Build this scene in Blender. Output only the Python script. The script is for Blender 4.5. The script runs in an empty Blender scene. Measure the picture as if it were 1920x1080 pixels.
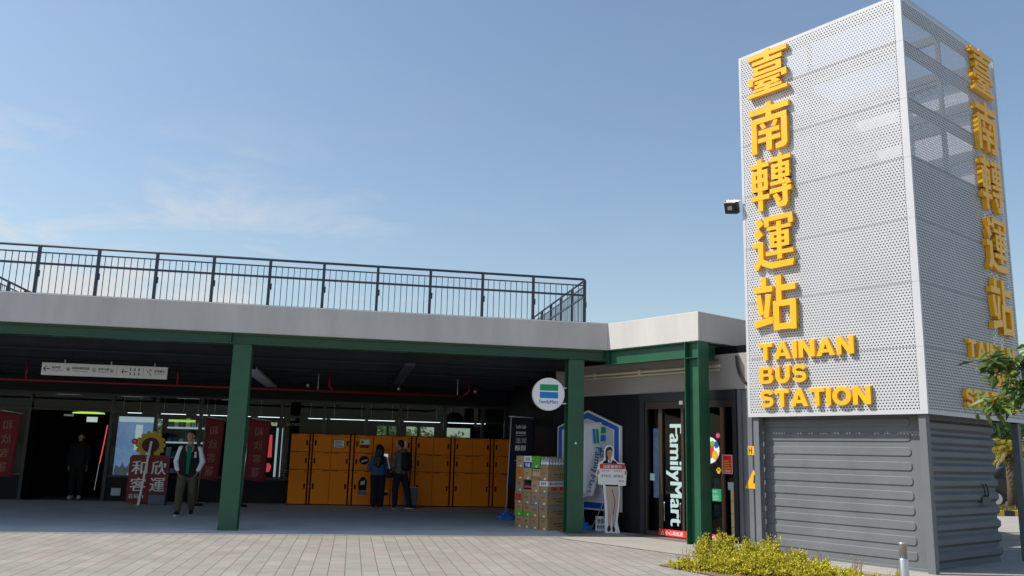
import bpy, math, random
import numpy as np
from mathutils import Vector, Matrix
random.seed(7)
rng = np.random.default_rng(11)
scene = bpy.context.scene
COL = scene.collection
R = math.radians

# ---------------------------------------------------------------- camera
cam_d = bpy.data.cameras.new("camera")
cam = bpy.data.objects.new("camera", cam_d)
COL.objects.link(cam)
cam_d.sensor_fit = 'HORIZONTAL'
cam_d.sensor_width = 36.0
cam_d.lens = 1598.47 / 1920 * 36
cam_d.clip_start = 0.05
cam_d.clip_end = 2000
PITCH, ROLL, YAW, TH = 0.19196998672200058, 0.025642322447895504, 0.17735528522750815, -1.0679640609467922
_f = Vector((math.sin(YAW) * math.cos(PITCH), math.cos(YAW) * math.cos(PITCH), math.sin(PITCH)))
_r = Vector((math.cos(YAW), -math.sin(YAW), 0))
_u = _r.cross(_f)
_r2 = math.cos(ROLL) * _r + math.sin(ROLL) * _u
_u2 = -math.sin(ROLL) * _r + math.cos(ROLL) * _u
m3 = Matrix((_r2, _u2, -_f)).transposed()
cam.matrix_world = Matrix.Translation((0, 0, 1.45)) @ m3.to_4x4()
scene.camera = cam

# ---------------------------------------------------------------- world and sun
SUN_EL, SUN_PHI = R(50), R(8.5)
sun_dir = Vector((-math.cos(SUN_PHI) * math.cos(SUN_EL), math.sin(SUN_PHI) * math.cos(SUN_EL), math.sin(SUN_EL)))
world = bpy.data.worlds.new("World")
scene.world = world
world.use_nodes = True
wn = world.node_tree
for n in list(wn.nodes):
    wn.nodes.remove(n)
def wnode(t, **k):
    n = wn.nodes.new(t)
    for a, b in k.items():
        setattr(n, a, b)
    return n
w_out = wnode('ShaderNodeOutputWorld')
w_bg = wnode('ShaderNodeBackground')
w_bg.inputs[1].default_value = 0.135
w_sky = wnode('ShaderNodeTexSky', sky_type='NISHITA', sun_disc=False)
w_sky.sun_elevation = SUN_EL
w_sky.sun_rotation = math.atan2(sun_dir.x, sun_dir.y)
w_sky.altitude = 0
w_sky.air_density = 1.25
w_sky.dust_density = 1.3
w_sky.ozone_density = 1.6
tc = wnode('ShaderNodeTexCoord')
mp = wnode('ShaderNodeMapping')
mp.inputs['Scale'].default_value = (2.2, 2.2, 7.0)
wn.links.new(tc.outputs['Generated'], mp.inputs[0])
nz = wnode('ShaderNodeTexNoise')
nz.inputs['Scale'].default_value = 2.6
nz.inputs['Detail'].default_value = 7
nz.inputs['Roughness'].default_value = 0.62
nz.inputs['Distortion'].default_value = 0.35
wn.links.new(mp.outputs[0], nz.inputs['Vector'])
rmp = wnode('ShaderNodeMapRange')
rmp.inputs['From Min'].default_value = 0.47
rmp.inputs['From Max'].default_value = 0.78
wn.links.new(nz.outputs['Fac'], rmp.inputs['Value'])
sep = wnode('ShaderNodeSeparateXYZ')
wn.links.new(tc.outputs['Generated'], sep.inputs[0])
el = wnode('ShaderNodeMapRange')
el.inputs['From Min'].default_value = 0.36
el.inputs['From Max'].default_value = 0.10
wn.links.new(sep.outputs['Z'], el.inputs['Value'])
lf = wnode('ShaderNodeMapRange')
lf.inputs['From Min'].default_value = 0.25
lf.inputs['From Max'].default_value = -0.35
wn.links.new(sep.outputs['X'], lf.inputs['Value'])
m1 = wnode('ShaderNodeMath', operation='MULTIPLY')
wn.links.new(el.outputs[0], m1.inputs[0])
wn.links.new(lf.outputs[0], m1.inputs[1])
m2 = wnode('ShaderNodeMath', operation='MULTIPLY_ADD')
m2.inputs[1].default_value = 2.8
m2.inputs[2].default_value = 0.03
wn.links.new(m1.outputs[0], m2.inputs[0])
m3_ = wnode('ShaderNodeMath', operation='MULTIPLY')
wn.links.new(rmp.outputs[0], m3_.inputs[0])
wn.links.new(m2.outputs[0], m3_.inputs[1])
w_mix = wnode('ShaderNodeMixRGB')
w_mix.inputs[2].default_value = (5.0, 5.15, 5.3, 1)
wn.links.new(m3_.outputs[0], w_mix.inputs[0])
wn.links.new(w_sky.outputs[0], w_mix.inputs[1])
wn.links.new(w_mix.outputs[0], w_bg.inputs[0])
wn.links.new(w_bg.outputs[0], w_out.inputs[0])

sun_d = bpy.data.lights.new("sun", 'SUN')
sun_d.energy = 5.0
sun_d.angle = R(0.53)
sun_d.color = (1.0, 0.95, 0.87)
sun = bpy.data.objects.new("sun", sun_d)
COL.objects.link(sun)
sun.rotation_euler = sun_dir.to_track_quat('Z', 'Y').to_euler()
sun.location = (-20, 5, 30)
scene.view_settings.view_transform = 'Standard'
scene.view_settings.look = 'None'
scene.view_settings.gamma = 1.0
scene.view_settings.exposure = 0.1
scene.cycles.max_bounces = 8
scene.cycles.transparent_max_bounces = 24

# ---------------------------------------------------------------- materials
def mat(name, col, rough=0.6, metal=0.0, var=0.0, vscale=3.0, bump=0.0, bscale=40.0, spec=0.5, stretch=None, col2=None, emit=None, estr=0.0):
    m = bpy.data.materials.new(name)
    m.use_nodes = True
    nt = m.node_tree
    p = nt.nodes['Principled BSDF']
    p.inputs['Base Color'].default_value = (*col, 1)
    p.inputs['Roughness'].default_value = rough
    p.inputs['Metallic'].default_value = metal
    p.inputs['Specular IOR Level'].default_value = spec
    if emit:
        p.inputs['Emission Color'].default_value = (*emit, 1)
        p.inputs['Emission Strength'].default_value = estr
    if var or bump:
        t = nt.nodes.new('ShaderNodeTexCoord')
        mpn = nt.nodes.new('ShaderNodeMapping')
        if stretch:
            mpn.inputs['Scale'].default_value = stretch
        nt.links.new(t.outputs['Object'], mpn.inputs[0])
    if var:
        n = nt.nodes.new('ShaderNodeTexNoise')
        n.inputs['Scale'].default_value = vscale
        n.inputs['Detail'].default_value = 8
        n.inputs['Roughness'].default_value = 0.65
        nt.links.new(mpn.outputs[0], n.inputs['Vector'])
        cr = nt.nodes.new('ShaderNodeValToRGB')
        a = [max(0, c * (1 - var)) for c in col]
        b = [min(1, c * (1 + var)) for c in (col2 or col)]
        cr.color_ramp.elements[0].color = (*a, 1)
        cr.color_ramp.elements[1].color = (*b, 1)
        cr.color_ramp.elements[0].position = 0.3
        cr.color_ramp.elements[1].position = 0.72
        nt.links.new(n.outputs['Fac'], cr.inputs[0])
        nt.links.new(cr.outputs[0], p.inputs['Base Color'])
        rr = nt.nodes.new('ShaderNodeMapRange')
        rr.inputs['To Min'].default_value = max(0, rough - 0.1)
        rr.inputs['To Max'].default_value = min(1, rough + 0.1)
        nt.links.new(n.outputs['Fac'], rr.inputs['Value'])
        nt.links.new(rr.outputs[0], p.inputs['Roughness'])
    if bump:
        n2 = nt.nodes.new('ShaderNodeTexNoise')
        n2.inputs['Scale'].default_value = bscale
        n2.inputs['Detail'].default_value = 4
        nt.links.new(mpn.outputs[0], n2.inputs['Vector'])
        bn = nt.nodes.new('ShaderNodeBump')
        bn.inputs['Strength'].default_value = bump
        bn.inputs['Distance'].default_value = 0.01
        nt.links.new(n2.outputs['Fac'], bn.inputs['Height'])
        nt.links.new(bn.outputs[0], p.inputs['Normal'])
    return m

def glass_mat(name, tint=(1, 1, 1), ior=1.45, rough=0.0):
    m = bpy.data.materials.new(name)
    m.use_nodes = True
    nt = m.node_tree
    for n in list(nt.nodes):
        nt.nodes.remove(n)
    o = nt.nodes.new('ShaderNodeOutputMaterial')
    t = nt.nodes.new('ShaderNodeBsdfTransparent')
    t.inputs[0].default_value = (*tint, 1)
    g = nt.nodes.new('ShaderNodeBsdfGlossy')
    g.inputs['Roughness'].default_value = rough
    f = nt.nodes.new('ShaderNodeFresnel')
    f.inputs[0].default_value = ior
    mx = nt.nodes.new('ShaderNodeMixShader')
    nt.links.new(f.outputs[0], mx.inputs[0])
    nt.links.new(t.outputs[0], mx.inputs[1])
    nt.links.new(g.outputs[0], mx.inputs[2])
    nt.links.new(mx.outputs[0], o.inputs[0])
    return m

def leaf_mat(name, c1, c2, trans=0.35):
    m = bpy.data.materials.new(name)
    m.use_nodes = True
    nt = m.node_tree
    p = nt.nodes['Principled BSDF']
    p.inputs['Roughness'].default_value = 0.5
    g = nt.nodes.new('ShaderNodeNewGeometry')
    cr = nt.nodes.new('ShaderNodeValToRGB')
    cr.color_ramp.elements[0].color = (*c1, 1)
    cr.color_ramp.elements[1].color = (*c2, 1)
    nt.links.new(g.outputs['Random Per Island'], cr.inputs[0])
    nt.links.new(cr.outputs[0], p.inputs['Base Color'])
    tr = nt.nodes.new('ShaderNodeBsdfTranslucent')
    nt.links.new(cr.outputs[0], tr.inputs[0])
    mx = nt.nodes.new('ShaderNodeMixShader')
    mx.inputs[0].default_value = trans
    nt.links.new(p.outputs[0], mx.inputs[1])
    nt.links.new(tr.outputs[0], mx.inputs[2])
    nt.links.new(mx.outputs[0], nt.nodes['Material Output'].inputs[0])
    return m

M = {}
M['fascia'] = mat('fascia_paint', (0.52, 0.505, 0.485), 0.85, var=0.13, vscale=1.1, bump=0.15, bscale=60, stretch=(1.6, 1.6, 0.35))
M['green'] = mat('green_steel_paint', (0.016, 0.092, 0.046), 0.38, var=0.18, vscale=2.2, bump=0.05, bscale=25)
M['dark'] = mat('dark_soffit_paint', (0.005, 0.006, 0.008), 0.8, var=0.2, spec=0.05)
M['joist'] = mat('dark_joist_paint', (0.035, 0.04, 0.05), 0.6, var=0.2, spec=0.15)
M['slab'] = mat('roof_concrete', (0.30, 0.30, 0.30), 0.9, var=0.1)
M['rail'] = mat('dark_rail_paint', (0.035, 0.05, 0.075), 0.45)
M['wallblk'] = mat('black_wall_panel', (0.010, 0.011, 0.014), 0.55, var=0.2, vscale=2, spec=0.2)
M['wallgrey'] = mat('grey_container_paint', (0.150, 0.164, 0.178), 0.5, var=0.12, vscale=1.6, bump=0.06, bscale=14, spec=0.15)
M['beige'] = mat('beige_band_paint', (0.33, 0.30, 0.275), 0.85, var=0.08, vscale=1.0)
M['frame'] = mat('window_frame_dark', (0.018, 0.020, 0.024), 0.4)
M['doorfr'] = mat('door_frame_bronze', (0.040, 0.028, 0.022), 0.35)
M['brown'] = mat('door_frame_brown', (0.16, 0.085, 0.05), 0.4)
M['glass'] = glass_mat('clear_glass', (0.80, 0.86, 0.86), 1.25)
M['dglass'] = glass_mat('door_glass', (0.55, 0.60, 0.60), 1.25)
M['clad'] = mat('perforated_aluminium', (0.51, 0.52, 0.54), 0.45, 0.0, var=0.05, vscale=0.8)
M['cladin'] = mat('tower_frame_steel', (0.05, 0.053, 0.062), 0.5, 0.0)
M['joint'] = mat('panel_joint', (0.25, 0.26, 0.28), 0.6)
M['core'] = mat('tower_core_sheet', (0.008, 0.009, 0.012), 0.7)
M['yellow'] = mat('yellow_letter_paint', (0.86, 0.44, 0.008), 0.38, var=0.05, vscale=2)
M['concrete'] = mat('plinth_concrete', (0.33, 0.315, 0.28), 0.9, var=0.14, vscale=3, bump=0.2, bscale=80)
M['orange'] = mat('locker_orange', (0.99, 0.27, 0.010), 0.5, var=0.05, vscale=1.2, spec=0.15)
M['lockfr'] = mat('locker_frame_maroon', (0.055, 0.004, 0.003), 0.6, spec=0.1)
M['black'] = mat('black_plastic', (0.012, 0.012, 0.014), 0.4)
M['white'] = mat('white_plastic', (0.86, 0.86, 0.86), 0.45)
M['silver'] = mat('silver_metal', (0.6, 0.6, 0.62), 0.3, 0.8, var=0.05)
M['steel'] = mat('bollard_steel', (0.55, 0.56, 0.57), 0.33, 0.85, var=0.06, vscale=6)
M['red'] = mat('red_paint', (0.22, 0.006, 0.018), 0.4)
M['redboard'] = mat('red_board', (0.20, 0.007, 0.011), 0.5)
M['redsheet'] = mat('red_poster', (0.75, 0.03, 0.03), 0.5)
M['maroon'] = mat('banner_maroon', (0.17, 0.018, 0.022), 0.9, var=0.12, vscale=3)
M['bantext'] = mat('banner_faded_print', (0.32, 0.15, 0.115), 0.9)
M['cream'] = mat('cream_conduit', (0.62, 0.57, 0.43), 0.5)
M['signw'] = mat('sign_board_white', (0.86, 0.87, 0.88), 0.45, var=0.04)
M['fmgreen'] = mat('logo_green', (0.0, 0.30, 0.10), 0.5)
M['fmblue'] = mat('logo_blue', (0.005, 0.20, 0.62), 0.5)
M['fmtext'] = mat('logo_text_blue', (0.02, 0.12, 0.38), 0.5)
M['signblue'] = mat('sign_blue', (0.01, 0.10, 0.50), 0.4)
M['signgrey'] = mat('sign_pale_grey', (0.56, 0.59, 0.64), 0.5, var=0.05)
M['vinyl'] = mat('window_vinyl', (0.42, 0.56, 0.57), 0.5)
M['blueplas'] = mat('blue_water_base', (0.01, 0.16, 0.55), 0.35, var=0.1)
M['card'] = mat('cardboard', (0.42, 0.27, 0.13), 0.85, var=0.10, vscale=5)
M['card2'] = mat('cardboard_pale', (0.52, 0.36, 0.19), 0.85, var=0.10, vscale=5)
M['pinkbeige'] = mat('standee_trousers', (0.52, 0.40, 0.34), 0.7)
M['ink'] = mat('carton_ink', (0.10, 0.06, 0.03), 0.8)
M['tape'] = mat('packing_tape_grey', (0.30, 0.26, 0.24), 0.4)
M['cgreen'] = mat('carton_green', (0.12, 0.42, 0.04), 0.7)
M['corange'] = mat('carton_orange', (0.62, 0.20, 0.03), 0.7)
M['cblue'] = mat('carton_blue', (0.01, 0.07, 0.40), 0.6)
M['cred'] = mat('carton_red', (0.55, 0.04, 0.03), 0.6)
M['pink'] = mat('bottle_pink', (0.65, 0.08, 0.18), 0.3)
M['tan'] = mat('bottle_tan', (0.72, 0.48, 0.22), 0.35)
M['bottle'] = mat('bottle_clear', (0.45, 0.50, 0.55), 0.15, spec=0.8)
M['green_sign'] = mat('green_notice', (0.01, 0.30, 0.12), 0.5)
M['warn'] = mat('warning_yellow', (0.78, 0.42, 0.015), 0.5)
M['bamboo'] = mat('pale_wood_strip', (0.68, 0.52, 0.26), 0.6, var=0.1, vscale=6)
M['skin'] = mat('skin', (0.48, 0.27, 0.19), 0.5)
M['hair'] = mat('dark_hair', (0.010, 0.008, 0.008), 0.45)
M['clothblk'] = mat('black_cloth', (0.010, 0.011, 0.014), 0.9)
M['clothwht'] = mat('white_cloth', (0.90, 0.90, 0.93), 0.9)
M['clothgrn'] = mat('green_cloth', (0.0, 0.17, 0.10), 0.9)
M['khaki'] = mat('khaki_cloth', (0.10, 0.085, 0.055), 0.95, var=0.12, vscale=6)
M['denim'] = mat('denim_cloth', (0.05, 0.10, 0.22), 0.95, var=0.2, vscale=5)
M['greycl'] = mat('grey_cloth', (0.14, 0.125, 0.14), 0.95, var=0.12, vscale=6)
M['navy'] = mat('navy_cloth', (0.010, 0.013, 0.028), 0.95)
M['case'] = mat('suitcase_shell', (0.10, 0.13, 0.19), 0.4)
M['flower'] = mat('petal_yellow', (0.62, 0.42, 0.03), 0.6)
M['seed'] = mat('flower_centre', (0.10, 0.025, 0.02), 0.7)
M['bark'] = mat('bark', (0.10, 0.075, 0.05), 0.9, var=0.25, vscale=8, bump=0.4, bscale=20)
M['twig'] = mat('dry_twig', (0.28, 0.18, 0.14), 0.9)
M['soil'] = mat('planting_soil', (0.18, 0.125, 0.08), 0.95, var=0.3, vscale=14, bump=0.6, bscale=40)
M['asphalt'] = mat('asphalt', (0.055, 0.056, 0.06), 0.9, var=0.15, vscale=5, bump=0.3, bscale=120)
M['kerb_y'] = mat('kerb_yellow', (0.65, 0.42, 0.05), 0.7, var=0.1)
M['kerb_k'] = mat('kerb_black', (0.03, 0.03, 0.03), 0.7)
M['linew'] = mat('road_line_white', (0.75, 0.75, 0.72), 0.7)
M['carpaint'] = mat('car_dark_paint', (0.012, 0.012, 0.015), 0.2)
M['tyre'] = mat('tyre', (0.015, 0.015, 0.015), 0.8)
M['taillight'] = mat('tail_light', (0.45, 0.01, 0.01), 0.2)
M['tube'] = mat('lit_tube', (1, 1, 1), 0.5, emit=(0.92, 0.97, 1.0), estr=3.0)
M['ledg'] = mat('lit_green_strip', (0.5, 0.7, 0.1), 0.5, emit=(0.55, 0.85, 0.12), estr=0.8)
M['ledr'] = mat('lit_red_strip', (0.8, 0.1, 0.1), 0.5, emit=(1.0, 0.10, 0.10), estr=0.6)
M['ledw'] = mat('lit_display', (0.6, 0.65, 0.65), 0.5, emit=(0.55, 0.65, 0.66), estr=0.62)
M['poster'] = mat('window_poster', (0.10, 0.20, 0.48), 0.4, var=0.75, vscale=2.6, col2=(0.55, 0.45, 0.62), emit=(0.10, 0.17, 0.32), estr=0.9)
M['bldg'] = mat('far_cream_wall', (0.6, 0.56, 0.48), 0.9, var=0.08)
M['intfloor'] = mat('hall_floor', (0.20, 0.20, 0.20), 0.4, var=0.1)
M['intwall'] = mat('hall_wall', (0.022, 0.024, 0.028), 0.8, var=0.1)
M['leafgold'] = leaf_mat('golden_leaves', (0.22, 0.23, 0.012), (0.88, 0.76, 0.06))
M['leafgrn'] = leaf_mat('street_tree_leaves', (0.025, 0.07, 0.012), (0.16, 0.24, 0.05))
M['leafdrk'] = leaf_mat('dark_tree_leaves', (0.012, 0.035, 0.010), (0.06, 0.11, 0.025))
M['leafpalm'] = leaf_mat('palm_leaves', (0.16, 0.20, 0.02), (0.50, 0.34, 0.05))
M['leafmid'] = leaf_mat('mid_tree_leaves', (0.05, 0.10, 0.02), (0.20, 0.30, 0.06))
M['grass'] = leaf_mat('verge_grass', (0.10, 0.12, 0.02), (0.25, 0.24, 0.06))

# ---------------------------------------------------------------- mesh helper
FRONT = Matrix(((1, 0, 0, 0), (0, 0, -1, 0), (0, 1, 0, 0), (0, 0, 0, 1)))          # text plane facing local -Y
DOWN = Matrix(((0, 1, 0, 0), (0, 0, -1, 0), (-1, 0, 0, 0), (0, 0, 0, 1)))          # reading downward, facing local -Y
SIDE = Matrix(((0, 0, 1, 0), (1, 0, 0, 0), (0, 1, 0, 0), (0, 0, 0, 1)))            # facing local +X
T = Matrix.Translation

def root_inv(p):
    return (Matrix.LocRotScale(p.location, p.rotation_euler, None)).inverted()

class MB:
    def __init__(self):
        self.v, self.f, self.mi, self.sm = [], [], [], []
        self.mats = []
        self.cur = 0
        self.M = None
        self.smooth = False
    def use(self, m):
        m = M[m] if isinstance(m, str) else m
        if m not in self.mats:
            self.mats.append(m)
        self.cur = self.mats.index(m)
        return self
    def add(self, vs, fs):
        b = len(self.v)
        if self.M is not None:
            vs = [self.M @ Vector(p) for p in vs]
        self.v += [tuple(p) for p in vs]
        for f in fs:
            self.f.append(tuple(i + b for i in f))
            self.mi.append(self.cur)
            self.sm.append(self.smooth)
        return self
    def box(self, x0, x1, y0, y1, z0, z1):
        return self.add([(x0, y0, z0), (x1, y0, z0), (x1, y1, z0), (x0, y1, z0), (x0, y0, z1), (x1, y0, z1), (x1, y1, z1), (x0, y1, z1)],
                        [(0, 3, 2, 1), (4, 5, 6, 7), (0, 1, 5, 4), (1, 2, 6, 5), (2, 3, 7, 6), (3, 0, 4, 7)])
    def prism(self, poly, a, b, ax='z'):
        n = len(poly)
        def P(p, h):
            return (p[0], p[1], h) if ax == 'z' else ((p[0], h, p[1]) if ax == 'y' else (h, p[0], p[1]))
        vs = [P(p, a) for p in poly] + [P(p, b) for p in poly]
        fs = [tuple(range(n))[::-1], tuple(range(n, 2 * n))] + [(i, (i + 1) % n, n + (i + 1) % n, n + i) for i in range(n)]
        return self.add(vs, fs)
    def tube(self, path, r, n=8, caps=True):
        path = [Vector(p) for p in path]
        rs = r if isinstance(r, (list, tuple)) else [r] * len(path)
        vs, fs = [], []
        up = None
        for i, p in enumerate(path):
            d = (path[min(i + 1, len(path) - 1)] - path[max(i - 1, 0)])
            d = d.normalized() if d.length > 1e-9 else Vector((0, 0, 1))
            if up is None:
                up = Vector((0, 0, 1)) if abs(d.z) < 0.9 else Vector((1, 0, 0))
            a = d.cross(up)
            a = a.normalized() if a.length > 1e-6 else d.orthogonal().normalized()
            b = d.cross(a)
            for k in range(n):
                t = 2 * math.pi * k / n
                vs.append(p + (a * math.cos(t) + b * math.sin(t)) * rs[i])
        for i in range(len(path) - 1):
            for k in range(n):
                k2 = (k + 1) % n
                fs.append((i * n + k, i * n + k2, (i + 1) * n + k2, (i + 1) * n + k))
        if caps:
            fs.append(tuple(range(n))[::-1])
            fs.append(tuple((len(path) - 1) * n + k for k in range(n)))
        return self.add(vs, fs)
    def ell(self, c, r, nu=12, nv=8):
        vs, fs = [], []
        c = Vector(c)
        r = (r, r, r) if not isinstance(r, (tuple, list)) else r
        vs.append(c + Vector((0, 0, r[2])))
        for j in range(1, nv):
            t = math.pi * j / nv
            for i in range(nu):
                p = 2 * math.pi * i / nu
                vs.append(c + Vector((r[0] * math.sin(t) * math.cos(p), r[1] * math.sin(t) * math.sin(p), r[2] * math.cos(t))))
        vs.append(c - Vector((0, 0, r[2])))
        for i in range(nu):
            fs.append((0, 1 + i, 1 + (i + 1) % nu))
        for j in range(nv - 2):
            for i in range(nu):
                a, b = 1 + j * nu + i, 1 + j * nu + (i + 1) % nu
                fs.append((a, a + nu, b + nu, b))
        L = len(vs) - 1
        for i in range(nu):
            fs.append((L, 1 + (nv - 2) * nu + (i + 1) % nu, 1 + (nv - 2) * nu + i))
        return self.add(vs, fs)
    def disc_y(self, cx, cz, rx, rz, y0, y1, n=40):
        return self.prism([(cx + rx * math.cos(2 * math.pi * k / n), cz + rz * math.sin(2 * math.pi * k / n)) for k in range(n)], y0, y1, 'y')
    def build(self, name, parent=None, mat_=None, bevel=0.0, world=True, segs=1):
        me = bpy.data.meshes.new(name)
        me.from_pydata(self.v, [], self.f)
        if mat_ is not None:
            self.mats = [M[mat_] if isinstance(mat_, str) else mat_]
        for m in self.mats:
            me.materials.append(m)
        if len(self.mats) > 1:
            me.polygons.foreach_set('material_index', self.mi)
        me.polygons.foreach_set('use_smooth', self.sm)
        me.update()
        o = bpy.data.objects.new(name, me)
        COL.objects.link(o)
        if parent is not None:
            o.parent = parent
            if world:
                top = parent
                o.matrix_parent_inverse = root_inv(top)
        if bevel:
            b = o.modifiers.new('bevel', 'BEVEL')
            b.width = bevel
            b.segments = segs
            b.limit_method = 'ANGLE'
            b.harden_normals = False
        return o

def thing(name, label, cat, loc=(0, 0, 0), rz=0.0, group=None):
    o = bpy.data.objects.new(name, None)
    COL.objects.link(o)
    o.location = loc
    o.rotation_euler = (0, 0, rz)
    o.empty_display_size = 0.2
    o['label'] = label
    o['category'] = cat
    if group:
        o['group'] = group
    return o
def tag(o, label=None, cat=None, group=None, kind=None):
    for k, v in (('label', label), ('category', cat), ('group', group), ('kind', kind)):
        if v:
            o[k] = v
    return o

_tc = {}
def glyphs(body, off, depth):
    key = (body, off, depth)
    if key in _tc:
        return _tc[key]
    c = bpy.data.curves.new('t', 'FONT')
    c.body = body
    c.size = 1
    c.offset = off
    c.extrude = depth / 2
    c.resolution_u = 4
    o = bpy.data.objects.new('t', c)
    COL.objects.link(o)
    bpy.context.view_layer.update()
    dg = bpy.context.evaluated_depsgraph_get()
    me = bpy.data.meshes.new_from_object(o.evaluated_get(dg))
    vs = [tuple(v.co) for v in me.vertices]
    fs = [tuple(p.vertices) for p in me.polygons]
    bpy.data.objects.remove(o)
    bpy.data.curves.remove(c)
    bpy.data.meshes.remove(me)
    _tc[key] = (vs, fs)
    return _tc[key]

def text(mb, body, size, mtx, depth=0.003, off=0.0, fit=None, align='L', bold=0.0, h=None, mirror=False):
    """lettering: origin = left end of baseline (or centre); fit = total width, h = height of the drawn glyphs"""
    vs, fs = glyphs(body, off, 1.0)
    if not vs:
        return
    xs = [v[0] for v in vs]; ys = [v[1] for v in vs]
    x0, x1, y0, y1 = min(xs), max(xs), min(ys), max(ys)
    sx = sy = size
    if fit:
        sx = fit / (x1 - x0)
        if size is None:
            sy = sx
    if h:
        sy = h / (y1 - y0)
        if not fit:
            sx = sy
    ox = 0 if align == 'L' else (x1 - x0) * sx / 2
    old = mb.M
    base = mtx if old is None else old @ mtx
    reps = [0.0] if not bold else [-bold, 0.0, bold]
    for i, dx in enumerate(reps):
        d = depth + 0.0004 * i
        mb.M = base
        out = []
        for v in vs:
            X = (v[0] - x0) * sx - ox + dx * sx
            if mirror:
                X = -X
            out.append((X, (v[1] - (y0 if h else 0)) * sy, (v[2] + 0.5) * d))
        mb.add(out, fs)
    mb.M = old

Avec = Vector((math.cos(TH), math.sin(TH), 0))
Bvec = Vector((-math.sin(TH), math.cos(TH), 0))

# ================================================================ GROUND
def sheet(name, poly, z, material, kind='structure'):
    mb = MB().use(material)
    mb.add([(p[0], p[1], z) for p in poly], [tuple(range(len(poly)))])
    o = mb.build(name)
    tag(o, kind=kind)
    return o

def paver_mat():
    m = bpy.data.materials.new('paver_blocks')
    m.use_nodes = True
    nt = m.node_tree
    p = nt.nodes['Principled BSDF']
    t = nt.nodes.new('ShaderNodeTexCoord')
    mpn = nt.nodes.new('ShaderNodeMapping')
    mpn.inputs['Rotation'].default_value = (0, 0, R(90))
    nt.links.new(t.outputs['Object'], mpn.inputs[0])
    b = nt.nodes.new('ShaderNodeTexBrick')
    b.offset = 0.5
    b.inputs['Scale'].default_value = 1.0
    b.inputs['Brick Width'].default_value = 0.50
    b.inputs['Row Height'].default_value = 0.20
    b.inputs['Mortar Size'].default_value = 0.006
    b.inputs['Mortar Smooth'].default_value = 0.2
    b.inputs['Color1'].default_value = (0, 0, 0, 1)
    b.inputs['Color2'].default_value = (1, 1, 1, 1)
    b.inputs['Mortar'].default_value = (0.5, 0.5, 0.5, 1)
    nt.links.new(mpn.outputs[0], b.inputs['Vector'])
    cr = nt.nodes.new('ShaderNodeValToRGB')
    e = cr.color_ramp.elements
    e[0].position, e[0].color = 0.0, (0.272, 0.245, 0.214, 1)
    e[1].position, e[1].color = 1.0, (0.310, 0.288, 0.255, 1)
    for pos, c in ((0.25, (0.262, 0.254, 0.220, 1)), (0.5, (0.300, 0.262, 0.240, 1)), (0.75, (0.275, 0.266, 0.234, 1))):
        x = e.new(pos)
        x.color = c
    nt.links.new(b.outputs['Color'], cr.inputs[0])
    n = nt.nodes.new('ShaderNodeTexNoise')
    n.inputs['Scale'].default_value = 1.3
    n.inputs['Detail'].default_value = 9
    n.inputs['Roughness'].default_value = 0.7
    nt.links.new(t.outputs['Object'], n.inputs['Vector'])
    mr = nt.nodes.new('ShaderNodeMapRange')
    mr.inputs['From Min'].default_value = 0.3
    mr.inputs['From Max'].default_value = 0.7
    mr.inputs['To Min'].default_value = 0.80
    mr.inputs['To Max'].default_value = 1.10
    nt.links.new(n.outputs['Fac'], mr.inputs['Value'])
    mu = nt.nodes.new('ShaderNodeMixRGB')
    mu.blend_type = 'MULTIPLY'
    mu.inputs[0].default_value = 1
    nt.links.new(cr.outputs[0], mu.inputs[1])
    nt.links.new(mr.outputs[0], mu.inputs[2])
    mo = nt.nodes.new('ShaderNodeMixRGB')
    mo.inputs[2].default_value = (0.105, 0.095, 0.08, 1)
    nt.links.new(b.outputs['Fac'], mo.inputs[0])
    nt.links.new(mu.outputs[0], mo.inputs[1])
    nt.links.new(mo.outputs[0], p.inputs['Base Color'])
    p.inputs['Roughness'].default_value = 0.85
    n2 = nt.nodes.new('ShaderNodeTexNoise')
    n2.inputs['Scale'].default_value = 90
    nt.links.new(t.outputs['Object'], n2.inputs['Vector'])
    sb = nt.nodes.new('ShaderNodeMath')
    sb.operation = 'SUBTRACT'
    nt.links.new(n2.outputs['Fac'], sb.inputs[0])
    nt.links.new(b.outputs['Fac'], sb.inputs[1])
    bn = nt.nodes.new('ShaderNodeBump')
    bn.inputs['Strength'].default_value = 0.25
    bn.inputs['Distance'].default_value = 0.004
    nt.links.new(sb.outputs[0], bn.inputs['Height'])
    nt.links.new(bn.outputs[0], p.inputs['Normal'])
    return m
M['paver'] = paver_mat()
M['floor'] = mat('arcade_floor_tile', (0.58, 0.61, 0.635), 0.75, var=0.14, vscale=1.2, bump=0.08, bscale=50)
M['apron'] = mat('apron_concrete', (0.32, 0.295, 0.262), 0.88, var=0.10, vscale=1.1, bump=0.12, bscale=70)
M['mat'] = mat('entrance_mat', (0.15, 0.13, 0.11), 0.95, var=0.2, vscale=10)
M['ground'] = mat('far_ground', (0.34, 0.32, 0.29), 0.95, var=0.15, vscale=0.3)

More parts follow.
